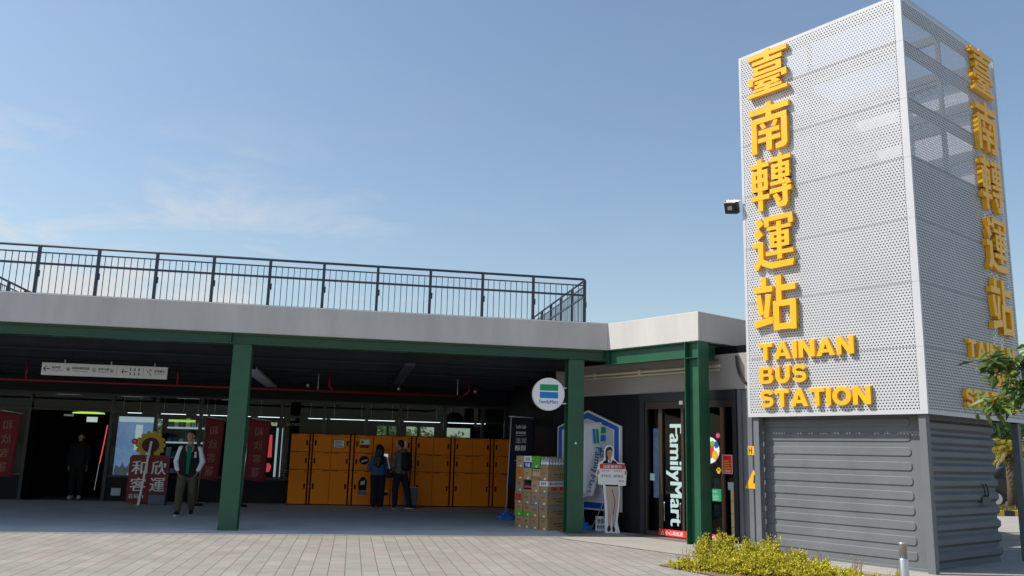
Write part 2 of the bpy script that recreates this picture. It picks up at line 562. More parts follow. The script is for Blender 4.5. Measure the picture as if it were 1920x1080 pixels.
sheet('ground', [(-400, -400), (400, -400), (400, 400), (-400, 400)], -0.012, 'ground')
sheet('plaza_paving', [(-40, -14), (30, -14), (30, 8.0), (14, 17.2), (9.8, 21), (9.8, 23), (-40, 23)], 0.0, 'paver')
sheet('arcade_floor', [(-16, 15.50), (4.5, 15.50), (4.5, 24.0), (-16, 24.0)], 0.004, 'floor')
kb = MB().use('concrete').box(-16, 4.9, 15.42, 15.50, -0.01, 0.0075)
tag(kb.build('floor_kerb'), kind='structure')
def AB(s, t, o):       # plan point from an origin, s along the wing, t towards the building
    p = Vector(o) + Avec * s + Bvec * t
    return (p.x, p.y)
WO = (6.05, 15.1, 0)
sheet('apron', [AB(-1.3, -2.0, WO), AB(3.2, -2.0, WO), AB(3.2, 0.3, WO), AB(-3.6, 0.3, WO), (4.0, 17.2), (4.0, 15.5)], 0.008, 'apron')
sheet('entrance_mat', [AB(-1.15, -0.42, WO), AB(0.45, -0.42, WO), AB(0.45, -0.005, WO), AB(-1.15, -0.005, WO)], 0.013, 'mat')
st = MB().use('concrete')
st.M = Matrix.Translation(WO) @ Matrix.Rotation(TH, 4, 'Z')
st.box(0.5, 1.85, -0.30, 0.0, -0.01, 0.055)
tag(st.build('store_plinth', bevel=0.008), kind='structure')

# ================================================================ STATION BUILDING
FY = 16.0
P2 = Vector((4.806, 16.0, 0))
Q2 = Vector((5.876, 14.056, 0))
bld = thing('station_building', 'long single storey bus station with grey roof edge, black glazed front and green steel posts', 'building', (-2, 20, 0))
def slabpoly(off):
    p = P2 + Vector((0, off, 0)) + Bvec * 0.0
    # inner outline of the roof edge, off metres behind its face
    pin = Vector((P2.x + off * 0.55, P2.y + off, 0))
    q = Q2 + Bvec * off - Avec * off
    rr = q + Bvec * 6.0
    return [(-16 + off, FY + off), (pin.x, pin.y), (q.x, q.y), (rr.x, rr.y), (12, 33), (-16 + off, 33)]
MB().use('slab').prism(slabpoly(0.13), 3.47, 3.93).build('roof', bld)
# roof edge faces: three bands
fb = MB().use('fascia').prism([(-16, FY), (P2.x, P2.y), (P2.x + 0.065, P2.y + 0.12), (-16, FY + 0.12)], 3.487, 4.01)
fb.build('fascia', bld, bevel=0.006)
a = Q2 + Bvec * 0.12 - Avec * 0.12
MB().use('fascia').prism([(P2.x + 0.002, P2.y - 0.001), (Q2.x, Q2.y), (a.x, a.y), (P2.x + 0.068, P2.y + 0.118)], 3.488, 4.0105).build('fascia', bld, bevel=0.006)
e1 = Q2 + Bvec * 6.0
e2 = e1 - Avec * 0.12
q3 = Q2 + Bvec * 0.002
MB().use('fascia').prism([(q3.x, q3.y), (e1.x, e1.y), (e2.x, e2.y), (a.x + 0.002, a.y)], 3.489, 4.011).build('fascia', bld, bevel=0.006)
# coping strip on top
cp = MB().use('slab')
cp.prism([(-16, FY + 0.02), (P2.x, P2.y + 0.02), (P2.x + 0.06, P2.y + 0.115), (-16, FY + 0.115)], 4.012, 4.022)
cp.build('coping', bld)
# main edge beam (H section)
def hbeam(mb, L, bw, bh, tf, tw):
    """H beam along local x, from 0 to L, top at z=0, centred on y=0"""
    mb.box(0, L, -bw / 2, bw / 2, -tf, 0)
    mb.box(0, L, -bw / 2, bw / 2, -bh, -bh + tf)
    mb.box(0, L, -tw / 2, tw / 2, -bh + tf + 0.0005, -tf - 0.0005)
b = MB().use('green')
b.M = T((-16, 16.20, 3.4855))
hbeam(b, 20.86, 0.27, 0.195, 0.014, 0.012)
b.box(13.70, 13.716, -0.132, -0.007, -0.18, -0.015)
b.build('beam', bld, bevel=0.002)
b = MB().use('green')
b.M = T((P2.x + 0.02, P2.y + 0.06, 3.484)) @ Matrix.Rotation(TH, 4, 'Z') @ T((-0.12, 0.05, 0))
hbeam(b, 2.02, 0.17, 0.285, 0.014, 0.012)
b.box(0.14, 0.154, -0.083, -0.007, -0.26, -0.016)
b.build('beam', bld, bevel=0.002)
b = MB().use('green')
b.M = T((Q2.x, Q2.y, 3.484)) @ Matrix.Rotation(TH + math.pi / 2, 4, 'Z') @ T((0.35, 0.16, 0))
hbeam(b, 5.5, 0.2, 0.285, 0.014, 0.012)
b.build('beam', bld, bevel=0.002)
# posts
def hpost(x, y, rz, w, d, h):
    b = MB().use('green')
    b.M = T((x, y, 0)) @ Matrix.Rotation(rz, 4, 'Z')
    b.box(0, w, 0, 0.018, 0, h)
    b.box(0, w, d - 0.018, d, 0, h)
    b.box(w / 2 - 0.007, w / 2 + 0.007, 0.0185, d - 0.0185, 0, h)
    o = b.build('column', bld, bevel=0.003)
    return o
hpost(-2.235, 16.10, 0, 0.325, 0.30, 3.288)
c2 = hpost(4.045, 16.10, 0, 0.315, 0.30, 3.288)
bk = MB().use('white').box(4.185, 4.215, 16.088, 16.0995, 1.66, 1.70)
bk.build('switch_plate', bld)
hpost(-14.5, 16.10, 0, 0.325, 0.30, 3.288)
# wing post: flanges face along the wing
b = MB().use('green')
b.M = T((Q2.x - 0.02, Q2.y - 0.005, 0)) @ Matrix.Rotation(TH, 4, 'Z')
b.box(-0.018, 0, 0.01, 0.30, 0, 3.486)
b.box(-0.315, -0.297, 0.01, 0.30, 0, 3.486)
b.box(-0.2965, -0.0185, 0.118, 0.132, 0, 3.486)
b.box(-0.2965, -0.0185, 0.012, 0.1175, 3.19, 3.202)
b.box(-0.2965, -0.0185, 0.1325, 0.298, 3.19, 3.202)
b.build('column', bld, bevel=0.003)
# soffit with joists
MB().use('dark').prism(slabpoly(0.30), 3.44, 3.465).build('soffit', bld)
for yy, zz in ((17.3, 3.16), (19.2, 3.13), (21.2, 3.13), (22.9, 3.12)):
    j = MB().use('joist')
    j.M = T((-16, yy, 3.438))
    hbeam(j, 20.4, 0.15, 3.438 - zz, 0.012, 0.01)
    j.build('joist', bld)
for xx in (-9.3, 0.9):
    j = MB().use('joist').box(xx, xx + 0.2, 16.5, 23.9, 3.06, 3.115)
    j.build('joist', bld)
# glazed front (Y = 24)
GY = 24.0
w = MB().use('wallblk')
w.box(-6.29, 4.3, GY, GY + 0.12, 0, 0.60)
w.box(-16, -8.25, GY, GY + 0.12, 0, 0.60)
w.build('sill_wall', bld)
MB().use('wallblk').box(-16, 4.3, GY + 0.001, GY + 0.14, 2.74, 3.439).build('head_wall', bld)
mull = [-15, -13.4, -11.8, -10.2, -8.2, -6.22, -5.12, -4.0, -1.93, -0.8, 0.34, 1.27, 2.5, 3.56, 4.22]
for x in mull:
    f = MB().use('frame')
    f.box(x - 0.04, x + 0.04, GY - 0.03, GY + 0.10, 0.602 if x not in (-8.2, -6.22) else 0, 2.738)
    f.build('window_frame', bld)
for x0, x1 in zip(mull[:-1], mull[1:]):
    for za_, zb_ in ((0.602, 0.65), (2.26, 2.31), (2.68, 2.737)):
        if za_ > 1 or x0 != -8.2:
            MB().use('frame').box(x0 + 0.041, x1 - 0.041, GY - 0.025, GY + 0.09, za_, zb_).build('window_rail', bld)
for x0, x1 in zip(mull[:-1], mull[1:]):
    g = MB().use('glass')
    if x0 != -8.2:
        g.box(x0 + 0.041, x1 - 0.041, GY + 0.03, GY + 0.038, 0.651, 2.259)
    g.box(x0 + 0.041, x1 - 0.041, GY + 0.03, GY + 0.038, 2.311, 2.679)
    g.build('window', bld)
# hall behind the glass
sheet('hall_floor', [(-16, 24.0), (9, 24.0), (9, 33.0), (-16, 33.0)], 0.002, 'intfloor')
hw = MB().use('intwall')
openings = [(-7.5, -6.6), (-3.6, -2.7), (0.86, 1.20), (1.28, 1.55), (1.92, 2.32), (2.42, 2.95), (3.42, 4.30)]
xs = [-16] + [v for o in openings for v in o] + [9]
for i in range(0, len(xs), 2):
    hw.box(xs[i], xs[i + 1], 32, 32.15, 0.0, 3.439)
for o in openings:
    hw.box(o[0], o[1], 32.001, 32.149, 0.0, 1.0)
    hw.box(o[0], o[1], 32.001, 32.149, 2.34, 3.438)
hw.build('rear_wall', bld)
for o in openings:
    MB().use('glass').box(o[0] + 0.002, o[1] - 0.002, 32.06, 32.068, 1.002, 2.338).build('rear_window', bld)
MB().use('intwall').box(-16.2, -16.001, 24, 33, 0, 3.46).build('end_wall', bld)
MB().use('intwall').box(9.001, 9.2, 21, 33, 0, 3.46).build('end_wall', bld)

# ================================================================ STORE (wing)
store = thing('corner_store', 'dark walled convenience store wing with glass doors and a beige band above', 'shop', (WO[0], WO[1], 0), TH)
def S():           # store-local mesh: x along wing, -y = outside
    return MB()
s = S().use('wallblk')
s.box(-3.6, -1.12, 0, 0.15, 0, 2.665)
for k in range(7):
    s.box(-3.45 + k * 0.34, -3.442 + k * 0.34, -0.004, -0.0005, 0.02, 2.66)
s.build('wall', store, world=False)
S().use('wallgrey').prism([(1.13, 0), (1.20, 0), (1.215, 0.035), (1.27, 0.035), (1.285, 0), (1.42, 0), (1.435, 0.035), (1.49, 0.035), (1.505, 0), (1.64, 0), (1.655, 0.035), (1.71, 0.035), (1.725, 0), (1.80, 0), (1.80, 0.15), (1.13, 0.15)], 0, 2.665).build('corrugated_panel', store, world=False)
S().use('wallgrey').box(1.66, 1.80, 0.1505, 6, 0, 3.43).build('wall', store, world=False)
S().use('beige').box(-3.6, 1.80, -0.012, 0.149, 2.668, 3.30).build('wall_band', store, world=False)
S().use('dark').box(-3.6, 1.80, 0.0, 0.149, 3.302, 3.436).build('wall_band', store, world=False)
w = S().use('wallblk')
w.M = root_inv(store)
w.box(4.26, 4.40, 18.25, 23.995, 0, 3.43)
w.build('wall', store, world=False)
# door set
d = S().use('frame')
d.box(-1.12, 1.13, -0.05, 0.10, 2.50, 2.664)
d.box(-1.119, -1.00, -0.05, 0.10, 0.0, 2.499)
d.box(1.05, 1.129, -0.05, 0.10, 0.0, 2.499)
d.build('door_frame', store, world=False)
d = S().use('doorfr')
for x0, x1 in ((-0.995, -0.95), (-0.66, -0.57), (-0.11, -0.05), (0.04, 0.12)):
    d.box(x0, x1, -0.03, 0.07, 0.012, 2.36)
d.box(-0.995, 1.045, -0.031, 0.071, 2.362, 2.498)
d.box(-0.949, -0.661, -0.029, 0.06, 0.012, 0.10)
d.box(0.12, 0.78, -0.029, 0.06, 0.012, 0.05)
d.build('door_frame', store, world=False)
d = S().use('brown')
d.box(0.78, 0.835, -0.035, 0.07, 0.012, 2.36)
d.box(0.836, 1.045, -0.034, 0.06, 0.012, 0.09)
d.build('door_frame', store, world=False)
for x0, x1, nm in ((-0.949, -0.661, 'side_window'), (-0.569, -0.111, 'door'), (0.121, 0.779, 'door'), (0.836, 1.045, 'side_window')):
    S().use('dglass').box(x0, x1, 0.01, 0.018, 0.10, 2.36).build(nm, store, world=False)
t = S().use('vinyl')
text(t, 'FamilyMart', None, T((-0.505, 0.008, 2.06)) @ DOWN, depth=0.002, fit=1.83, h=0.385, bold=0.032)
# widen the letter height across the door
t.build('door_lettering', store, world=False)
r = S().use('redsheet').box(-0.66, 0.775, -0.040, -0.033, 0.035, 0.155)
r.use('white')
text(r, '小心高低差', None, T((-0.50, -0.0405, 0.055)) @ FRONT, depth=0.001, fit=0.42, h=0.078, bold=0.012)
r.prism([(-0.605, 0.055), (-0.525, 0.055), (-0.565, 0.13)], -0.0415, -0.0402, 'y')
text(r, '小心高低差', None, T((0.28, -0.0405, 0.055)) @ FRONT, depth=0.001, fit=0.47, h=0.078, bold=0.012)
r.use('redsheet').prism([(-0.588, 0.064), (-0.542, 0.064), (-0.565, 0.108)], -0.0425, -0.0416, 'y')
r.build('warning_strip', store, world=False)
# stickers and notices on the right-hand leaf
q = S().use('white').disc_y(0.49, 1.6, 0.235, 0.235, 0.002, 0.009)
q.use('cred').disc_y(0.50, 1.60, 0.11, 0.15, -0.001, 0.0015, 20)
q.use('cblue').disc_y(0.66, 1.70, 0.05, 0.06, -0.002, 0.0012, 16)
q.use('warn').disc_y(0.63, 1.52, 0.06, 0.08, -0.003, 0.0011, 16)
q.use('cgreen').disc_y(0.58, 1.72, 0.05, 0.05, -0.004, 0.001, 16)
q.build('round_sticker', store, world=False)
S().use('pink').disc_y(0.70, 1.86, 0.045, 0.045, 0.003, 0.009, 24).build('small_sticker', store, world=False)
q = S().use('warn').disc_y(0.70, 1.225, 0.035, 0.03, 0.003, 0.009, 16)
for dx, dz in ((-0.04, 0.03), (-0.014, 0.055), (0.016, 0.055), (0.042, 0.03)):
    q.disc_y(0.70 + dx, 1.23 + dz, 0.013, 0.018, 0.0035, 0.0085, 10)
q.build('paw_sticker', store, world=False)
q = S().use('green_sign').box(0.55, 0.745, 0.003, 0.009, 0.72, 0.93)
q.use('vinyl')
text(q, '自動門', None, T((0.57, 0.0025, 0.86)) @ FRONT, depth=0.001, fit=0.10, h=0.045)
for k in range(4):
    q.box(0.57, 0.70 - 0.02 * (k % 2), 0.0015, 0.0028, 0.745 + k * 0.024, 0.753 + k * 0.024)
q.build('green_notice', store, world=False)
q = S().use('redsheet').box(0.815, 1.035, -0.046, -0.040, 1.20, 1.53)
q.use('white')
q.box(0.82, 1.03, -0.0475, -0.0462, 1.205, 1.213); q.box(0.82, 1.03, -0.0475, -0.0462, 1.517, 1.525)
q.box(0.82, 0.828, -0.0475, -0.0462, 1.2135, 1.5165); q.box(1.022, 1.03, -0.0475, -0.0462, 1.2135, 1.5165)
q.use('warn')
for k in range(4):
    q.box(0.845, 0.99 - 0.03 * (k % 2), -0.0475, -0.0462, 1.29 + k * 0.04, 1.308 + k * 0.04)
q.use('white')
text(q, '50off', None, T((0.86, -0.0465, 1.228)) @ FRONT, depth=0.001, fit=0.13, h=0.045)
q.build('red_poster', store, world=False)
S().use('vinyl').box(0.90, 1.035, -0.008, -0.002, 0.93, 1.06).build('paper_sheet', store, world=False)
q = S().use('bamboo').box(0.955, 1.03, -0.008, 0.005, 0.10, 0.928)
q.use('ink')
for z in (0.30, 0.53, 0.74):
    q.box(0.954, 1.031, -0.009, 0.0, z, z + 0.006)
q.build('wood_strip', store, world=False)
S().use('vinyl').box(-0.90, -0.79, 0.002, 0.009, 1.02, 1.15).build('paper_sheet', store, world=False)
S().use('white').box(-0.145, -0.06, -0.037, -0.031, 2.43, 2.50).build('door_sensor', store, world=False)
for x in (-0.53, -0.15):
    S().use('silver').tube([(x, -0.015, 0.30), (x, -0.03, 0.32), (x, -0.03, 0.62), (x, -0.015, 0.64)], 0.008, 6).build('door_handle', store, world=False)
q = S().use('poster').box(-0.92, -0.70, 0.12, 0.13, 0.7, 2.0)
q.build('side_poster', store, world=False)
q = S().use('ledw')
q.box(-0.5, -0.47, 0.8, 0.83, 1.2, 2.1)
q.build('display_light', store, world=False)
q = S().use('intwall')
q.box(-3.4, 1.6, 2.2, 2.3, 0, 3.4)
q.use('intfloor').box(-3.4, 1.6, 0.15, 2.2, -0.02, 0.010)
q.use('brown')
for k in range(3):
    q.box(-0.9, 0.9, 1.6, 1.95, 0.3 + 0.5 * k, 0.34 + 0.5 * k)
q.use('signgrey')
for k in range(3):
    for i in range(9):
        if rng.random() > 0.2:
            q.box(-0.85 + i * 0.19, -0.72 + i * 0.19, 1.62, 1.8, 0.341 + 0.5 * k, 0.5 + 0.5 * k + 0.1 * rng.random())
q.build('store_interior', store, world=False)
# twin conduit under the wing soffit
cd = thing('cream_conduit', 'cream twin conduit run along the beige band under the wing roof', 'conduit', (WO[0], WO[1], 3.0), TH)
for z, y in ((3.09, -0.06), (3.02, -0.075)):
    c = MB().use('cream')
    c.tube([(-3.2, y, z - 3.0), (0.82, y, z - 3.0)], 0.028 if z > 3.05 else 0.016, 8)
    c.smooth = False
    c.build('pipe', cd, world=False)
for x in (-2.35, -1.1, 0.3):
    MB().use('cream').box(x, x + 0.05, -0.10, -0.013, 0.0, 0.125).build('bracket', cd, world=False)
hose = MB().use('black')
hose.smooth = True
hp = [Vector(WO) + Avec * (1.18) + Bvec * (-0.06) + Vector((0, 0, 3.25))]
for k in range(1, 15):
    tt = k / 14
    hp.append(Vector(WO) + Avec * (1.18 + 0.20 * tt ** 2) + Bvec * (-0.06) + Vector((0, 0, 3.25 - 0.5 * tt - 0.05 * math.sin(tt * 3))))
hose.tube(hp, [0.02 + 0.006 * (k % 2) for k in range(15)], 8)
tag(hose.build('black_hose'), 'black ribbed hose hanging down the beige band beside the tower', 'hose')
# wall signs on the grey panel
q = MB().use('warn')
q.M = T(WO) @ Matrix.Rotation(TH, 4, 'Z')
q.prism([(1.25, 0.97), (1.62, 0.97), (1.435, 1.29)], -0.008, -0.003, 'y')
q.use('black').prism([(1.425, 1.06), (1.455, 1.06), (1.44, 1.20), (1.46, 1.20), (1.42, 1.12), (1.44, 1.12)][:4], -0.0095, -0.0085, 'y')
tag(q.build('warning_sign'), 'yellow warning triangle on the grey corrugated wall', 'sign')
q = MB().use('warn')
q.M = T(WO) @ Matrix.Rotation(TH, 4, 'Z')
q.box(1.33, 1.50, -0.008, -0.003, 1.53, 1.68)
q.use('black')
q.box(1.35, 1.365, -0.0092, -0.0082, 1.55, 1.66); q.box(1.40, 1.415, -0.0092, -0.0082, 1.55, 1.66); q.box(1.366, 1.399, -0.0092, -0.0082, 1.60, 1.615)
tag(q.build('yellow_plate'), 'small square yellow plate above the warning triangle', 'sign')

# ================================================================ ROOF RAILING
def railing(name, label, p0, ang, posts, z0, ztop, group):
    rt = thing(name, label, 'railing', (p0[0], p0[1], z0), ang, group)
    h = ztop - z0
    L0, L1 = posts[0], posts[-1]
    q = MB().use('rail'); q.smooth = True
    q.tube([(L0, 0, h), (L1, 0, h)], 0.024, 10)
    q.build('handrail', rt, world=False)
    for p in posts:
        q = MB().use('rail')
        q.box(p - 0.026, p + 0.026, -0.03, 0.03, 0, h - 0.004)
        q.box(p - 0.035, p + 0.035, -0.04, 0.02, 0.0, 0.02)
        q.box(p + 0.027, p + 0.05, -0.012, 0.012, 0.42, 0.54)
        q.build('post', rt, world=False, bevel=0.003)
    for a_, b_ in zip(posts[:-1], posts[1:]):
        q = MB().use('rail')
        q.box(a_ + 0.027, b_ - 0.027, -0.012, 0.012, h - 0.135, h - 0.113)
        q.box(a_ + 0.027, b_ - 0.027, -0.018, 0.018, h - 0.345, h - 0.308)
        q.box(a_ + 0.027, b_ - 0.027, -0.012, 0.012, 0.035, 0.057)
        n = max(2, round((b_ - a_) / 0.113))
        for k in range(1, n):
            x = a_ + (b_ - a_) * k / n
            q.tube([(x, 0, 0.046), (x, 0, h - 0.124)], 0.0075, 6, False)
        q.build('baluster_panel', rt, world=False)
px = [-7.72, -6.74, -5.74, -4.733, -3.728, -2.728, -1.712, -0.722, 0.291, 1.302, 2.326, 3.34, 4.383]
railing('roof_railing', 'dark steel railing along the front edge of the station roof', (0, 16.25), 0, px, 3.93, 4.92, 'railings round the roof terrace')
railing('roof_railing', 'dark steel railing running back from the right front corner of the roof', (4.41, 16.30), R(90), [0.03 + 1.0 * k for k in range(13)], 3.93, 4.92, 'railings round the roof terrace')
railing('roof_railing', 'dark steel railing running back from the left front corner of the roof', (-7.72, 16.30), R(90), [0.03 + 1.0 * k for k in range(13)], 3.93, 4.92, 'railings round the roof terrace')

# ================================================================ SIGN TOWER
TW, TD, TZ0, TZ1 = 2.91, 3.31, 2.13, 8.40
tower = thing('sign_tower', 'tall perforated metal sign tower with raised yellow letters on dark steel legs', 'tower', (6.301, 13.081, 0), TH)
PITCH_H = 0.0481
ROWH = PITCH_H * math.sqrt(3) / 2
def perf(name, W, z0, z1, left, right, bot, top, place):
    """perforated sheet in local (x = along face, z), at y=0; hex cells with hex holes, solid margins"""
    x0, x1 = left, W - right
    za, zb = z0 + bot, z1 - top
    nr = max(1, int(round((zb - za) / ROWH)))
    rh = (zb - za) / nr
    nc = max(1, int(round((x1 - x0) / PITCH_H - 0.5)))
    pw = (x1 - x0) / (nc + 0.5)
    Rc = rh / 1.5
    vs, fs = [], []
    angs = [math.pi / 6 + k * math.pi / 3 for k in range(6)]
    cs = np.array([(math.cos(t), math.sin(t)) for t in angs])
    outer = np.stack([cs[:, 0] * pw / 2 / math.cos(math.pi / 6), cs[:, 1] * Rc], 1)
    hr = 0.0130 if abs(W - TW) < 1e-6 else 0.0152  # side sheets get wider holes so the shaded side comes out darker
    inner = cs * hr
    for j in range(nr):
        zc = za + (j + 0.5) * rh
        off = 0.25 * pw if j % 2 == 0 else 0.75 * pw
        xc = x0 + off + 0.25 * pw + pw * np.arange(nc)
        for x in xc:
            bse = len(vs)
            for k in range(6):
                zz = min(max(zc + outer[k, 1], z0), z1)
                vs.append((min(max(x + outer[k, 0], 0), W), 0, zz))
            for k in range(6):
                vs.append((x + inner[k, 0], 0, zc + inner[k, 1]))
            for k in range(6):
                k2 = (k + 1) % 6
                fs.append((bse + k, bse + k2, bse + 6 + k2, bse + 6 + k))
    q = MB().use('clad')
    q.M = place
    q.add(vs, fs)
    yb = (-0.0008, 0.0012)
    # margins (folded edge strips)
    if left > 0:
        q.box(0, left + 0.3 * PITCH_H, *yb, z0, z1)
    if right > 0:
        q.box(W - right - 0.3 * PITCH_H, W, *yb, z0, z1)
    if bot > 0:
        q.box(left + 0.3 * PITCH_H + 1e-4, W - right - 0.3 * PITCH_H - 1e-4, -0.0009, 0.0011, z0, z0 + bot + 0.006)
    if top > 0:
        q.box(left + 0.3 * PITCH_H + 1e-4, W - right - 0.3 * PITCH_H - 1e-4, -0.0009, 0.0011, z1 - top - 0.006, z1)
    q.use('joint').box(0.0, W, -0.0016, 0.004, z1 - 0.004, z1 + 0.0005)
    return q.build(name, tower, world=False)
seams = [TZ0, 3.062, 3.985, 4.917, 5.828, 6.739, 7.648, TZ1]
faces = [(TW, Matrix.Identity(4), (0.035, 0.095)),
         (TD, T((TW, 0, 0)) @ Matrix.Rotation(R(90), 4, 'Z'), (0.03, 0.03)),
         (TW, T((TW, TD, 0)) @ Matrix.Rotation(R(180), 4, 'Z'), (0.03, 0.03)),
         (TD, T((0, TD, 0)) @ Matrix.Rotation(R(270), 4, 'Z'), (0.03, 0.03))]
for W_, pl, (l_, r_) in faces:
    for i in range(7):
        perf('cladding_panel', W_, seams[i], seams[i + 1], l_, r_, 0.055 if i == 0 else 0.0, 0.05 if i == 6 else 0.0, pl)
# inner steel
for (x, y) in ((0.06, 0.06), (TW - 0.16, 0.06), (TW - 0.16, TD - 0.16), (0.06, TD - 0.16)):
    MB().use('wallgrey').box(x, x + 0.105, y - 0.02, y + 0.09, 0, 2.125).build('leg', tower, world=False, bevel=0.004)
    MB().use('cladin').box(x, x + 0.10, y, y + 0.10, 2.126, 8.36).build('frame_post', tower, world=False)
for x in (1.30,):
    for y in (0.05, TD - 0.12):
        MB().use('cladin').box(x, x + 0.06, y, y + 0.06, 2.2, 8.36).build('frame_post', tower, world=False)
for y in (1.30, 2.42):
    for x in (0.05, TW - 0.11):
        MB().use('cladin').box(x, x + 0.06, y, y + 0.06, 2.2, 8.36).build('frame_post', tower, world=False)
for z in [2.15] + seams[1:-1] + [8.3]:
    hgt = 0.16 if z > 2.2 else 0.22
    b = MB().use('cladin')
    zz = z - hgt / 2 if z > 2.2 else z
    b.box(0.165, TW - 0.165, 0.065, 0.145, zz, zz + hgt)
    b.box(0.165, TW - 0.165, TD - 0.145, TD - 0.065, zz, zz + hgt)
    b.box(0.065, 0.145, 0.165, TD - 0.165, zz + 0.001, zz + hgt - 0.001)
    b.box(TW - 0.145, TW - 0.065, 0.165, TD - 0.165, zz + 0.001, zz + hgt - 0.001)
    b.box(0.166, TW - 0.166, 1.55, 1.63, zz + 0.002, zz + hgt - 0.03)
    b.build('frame_ring', tower, world=False)
MB().use('core').box(0.33, TW - 0.33, 0.33, TD - 0.33, 2.62, 5.9).build('inner_box', tower, world=False)
MB().use('core').box(0.17, TW - 0.17, 0.17, TD - 0.17, 2.595, 2.615).build('inner_floor', tower, world=False)

# ---- raised Chinese characters, drawn stroke by stroke on a 100 x 100 grid (y downwards)
def rc(x0, y0, x1, y1):
    return [(x0, y0), (x1, y0), (x1, y1), (x0, y1)]
CH = {
 '臺': [rc(43, 0, 57, 16), rc(0, 5, 100, 15), rc(12, 20, 88, 29), rc(43, 15, 57, 22),
       rc(14, 33, 86, 40), rc(14, 33, 27, 52), rc(73, 33, 86, 52), rc(14, 45, 86, 53),
       rc(1, 56, 99, 63), rc(1, 56, 14, 73), rc(86, 56, 99, 71),
       rc(18, 66, 82, 72), [(34, 70), (47, 70), (30, 81), (17, 81)], [(56, 70), (68, 70), (84, 80), (71, 83)], rc(18, 76, 70, 82),
       rc(43, 78, 57, 95), rc(14, 84, 86, 90), rc(0, 92, 100, 100)],
 '南': [rc(43, 0, 57, 32), rc(0, 9, 100, 21), rc(5, 29, 95, 40), rc(5, 29, 19, 100), rc(81, 29, 95, 93),
       [(66, 90), (81, 88), (95, 90), (92, 97), (86, 100), (66, 100)],
       [(27, 43), (37, 41), (44, 52), (34, 54)], [(63, 41), (73, 43), (66, 54), (56, 52)],
       rc(24, 55, 76, 64), rc(22, 71, 78, 80), rc(43, 56, 57, 99)],
 '轉': [rc(17, 0, 29, 100), rc(0, 8, 46, 17), rc(3, 22, 43, 30), rc(3, 22, 13, 62), rc(33, 22, 43, 62), rc(3, 38, 43, 45), rc(3, 54, 43, 62), rc(0, 70, 46, 79),
       rc(50, 4, 100, 12), rc(70, 0, 80, 52), rc(53, 17, 97, 24), rc(53, 17, 63, 46), rc(87, 17, 97, 46), rc(53, 28, 97, 34), rc(53, 39, 97, 46),
       rc(50, 50, 92, 57), [(84, 46), (95, 50), (100, 59), (91, 60)], rc(48, 63, 100, 72), rc(79, 58, 91, 93), [(66, 91), (79, 89), (91, 91), (88, 98), (84, 100), (67, 100)],
       [(55, 76), (65, 73), (75, 87), (65, 92)]],
 '運': [[(7, 6), (20, 0), (29, 12), (16, 20)], [(3, 27), (17, 20), (27, 33), (13, 42)], rc(0, 46, 25, 56), rc(13, 46, 26, 84),
       [(13, 78), (26, 80), (12, 100), (1, 94)], [(16, 78), (26, 80), (42, 88), (100, 87), (97, 99), (44, 100), (22, 92)],
       rc(31, 0, 100, 9), rc(31, 0, 42, 19), rc(89, 0, 100, 19), rc(37, 20, 95, 27), rc(43, 31, 90, 38), rc(43, 31, 54, 61), rc(79, 31, 90, 61), rc(43, 43, 90, 49), rc(43, 54, 90, 61),
       rc(61, 12, 72, 84), rc(33, 67, 99, 75)],
 '站': [rc(17, 0, 30, 24), rc(0, 17, 45, 28), [(4, 33), (16, 31), (23, 68), (11, 71)], [(29, 31), (42, 33), (34, 76), (22, 74)],
       [(0, 80), (44, 74), (44, 86), (0, 93)], rc(54, 0, 67, 52), rc(64, 18, 100, 29), rc(46, 46, 100, 57), rc(46, 46, 60, 100), rc(86, 46, 100, 100), rc(46, 88, 100, 99)],
}
def raised_char(ch, x0, zt, w_, h_, depth, place):
    q = MB().use('yellow')
    q.M = place
    for i, poly in enumerate(CH[ch]):
        pts = [(x0 + p[0] / 100 * w_, zt - p[1] / 100 * h_) for p in poly]
        q.prism(pts[::-1], -depth - 0.005 - 0.0006 * i, -0.005 - 0.0003 * i, 'y')
    for (ux, uz) in ((0.25, 0.3), (0.75, 0.7)):
        q.tube([(x0 + ux * w_, 0.03, zt - uz * h_), (x0 + ux * w_, -0.03, zt - uz * h_)], 0.01, 6)
    return q.build('raised_letter', tower, world=False)
zsp = {'臺': (8.325, 0.80), '南': (7.375, 0.865), '轉': (6.40, 0.90), '運': (5.375, 0.875), '站': (4.375, 0.89)}
def strip(pts, w):
    """closed outline of a constant-width stroke along pts"""
    L_, R_ = [], []
    for i, p in enumerate(pts):
        a_ = pts[max(i - 1, 0)]; b_ = pts[min(i + 1, len(pts) - 1)]
        dx, dy = b_[0] - a_[0], b_[1] - a_[1]
        l_ = math.hypot(dx, dy)
        nx, ny = -dy / l_ * w / 2, dx / l_ * w / 2
        L_.append((p[0] + nx, p[1] + ny)); R_.append((p[0] - nx, p[1] - ny))
    return L_ + R_[::-1]
def arc(cx, cy, rx, ry, a0, a1, n=14):
    return [(cx + rx * math.cos(R(a0 + (a1 - a0) * k / n)), cy + ry * math.sin(R(a0 + (a1 - a0) * k / n))) for k in range(n + 1)]
def band(outer, inner):
    """quads between two arcs"""
    return [[outer[k], outer[k + 1], inner[k + 1], inner[k]] for k in range(len(outer) - 1)]
SV, SH = 0.29, 0.22
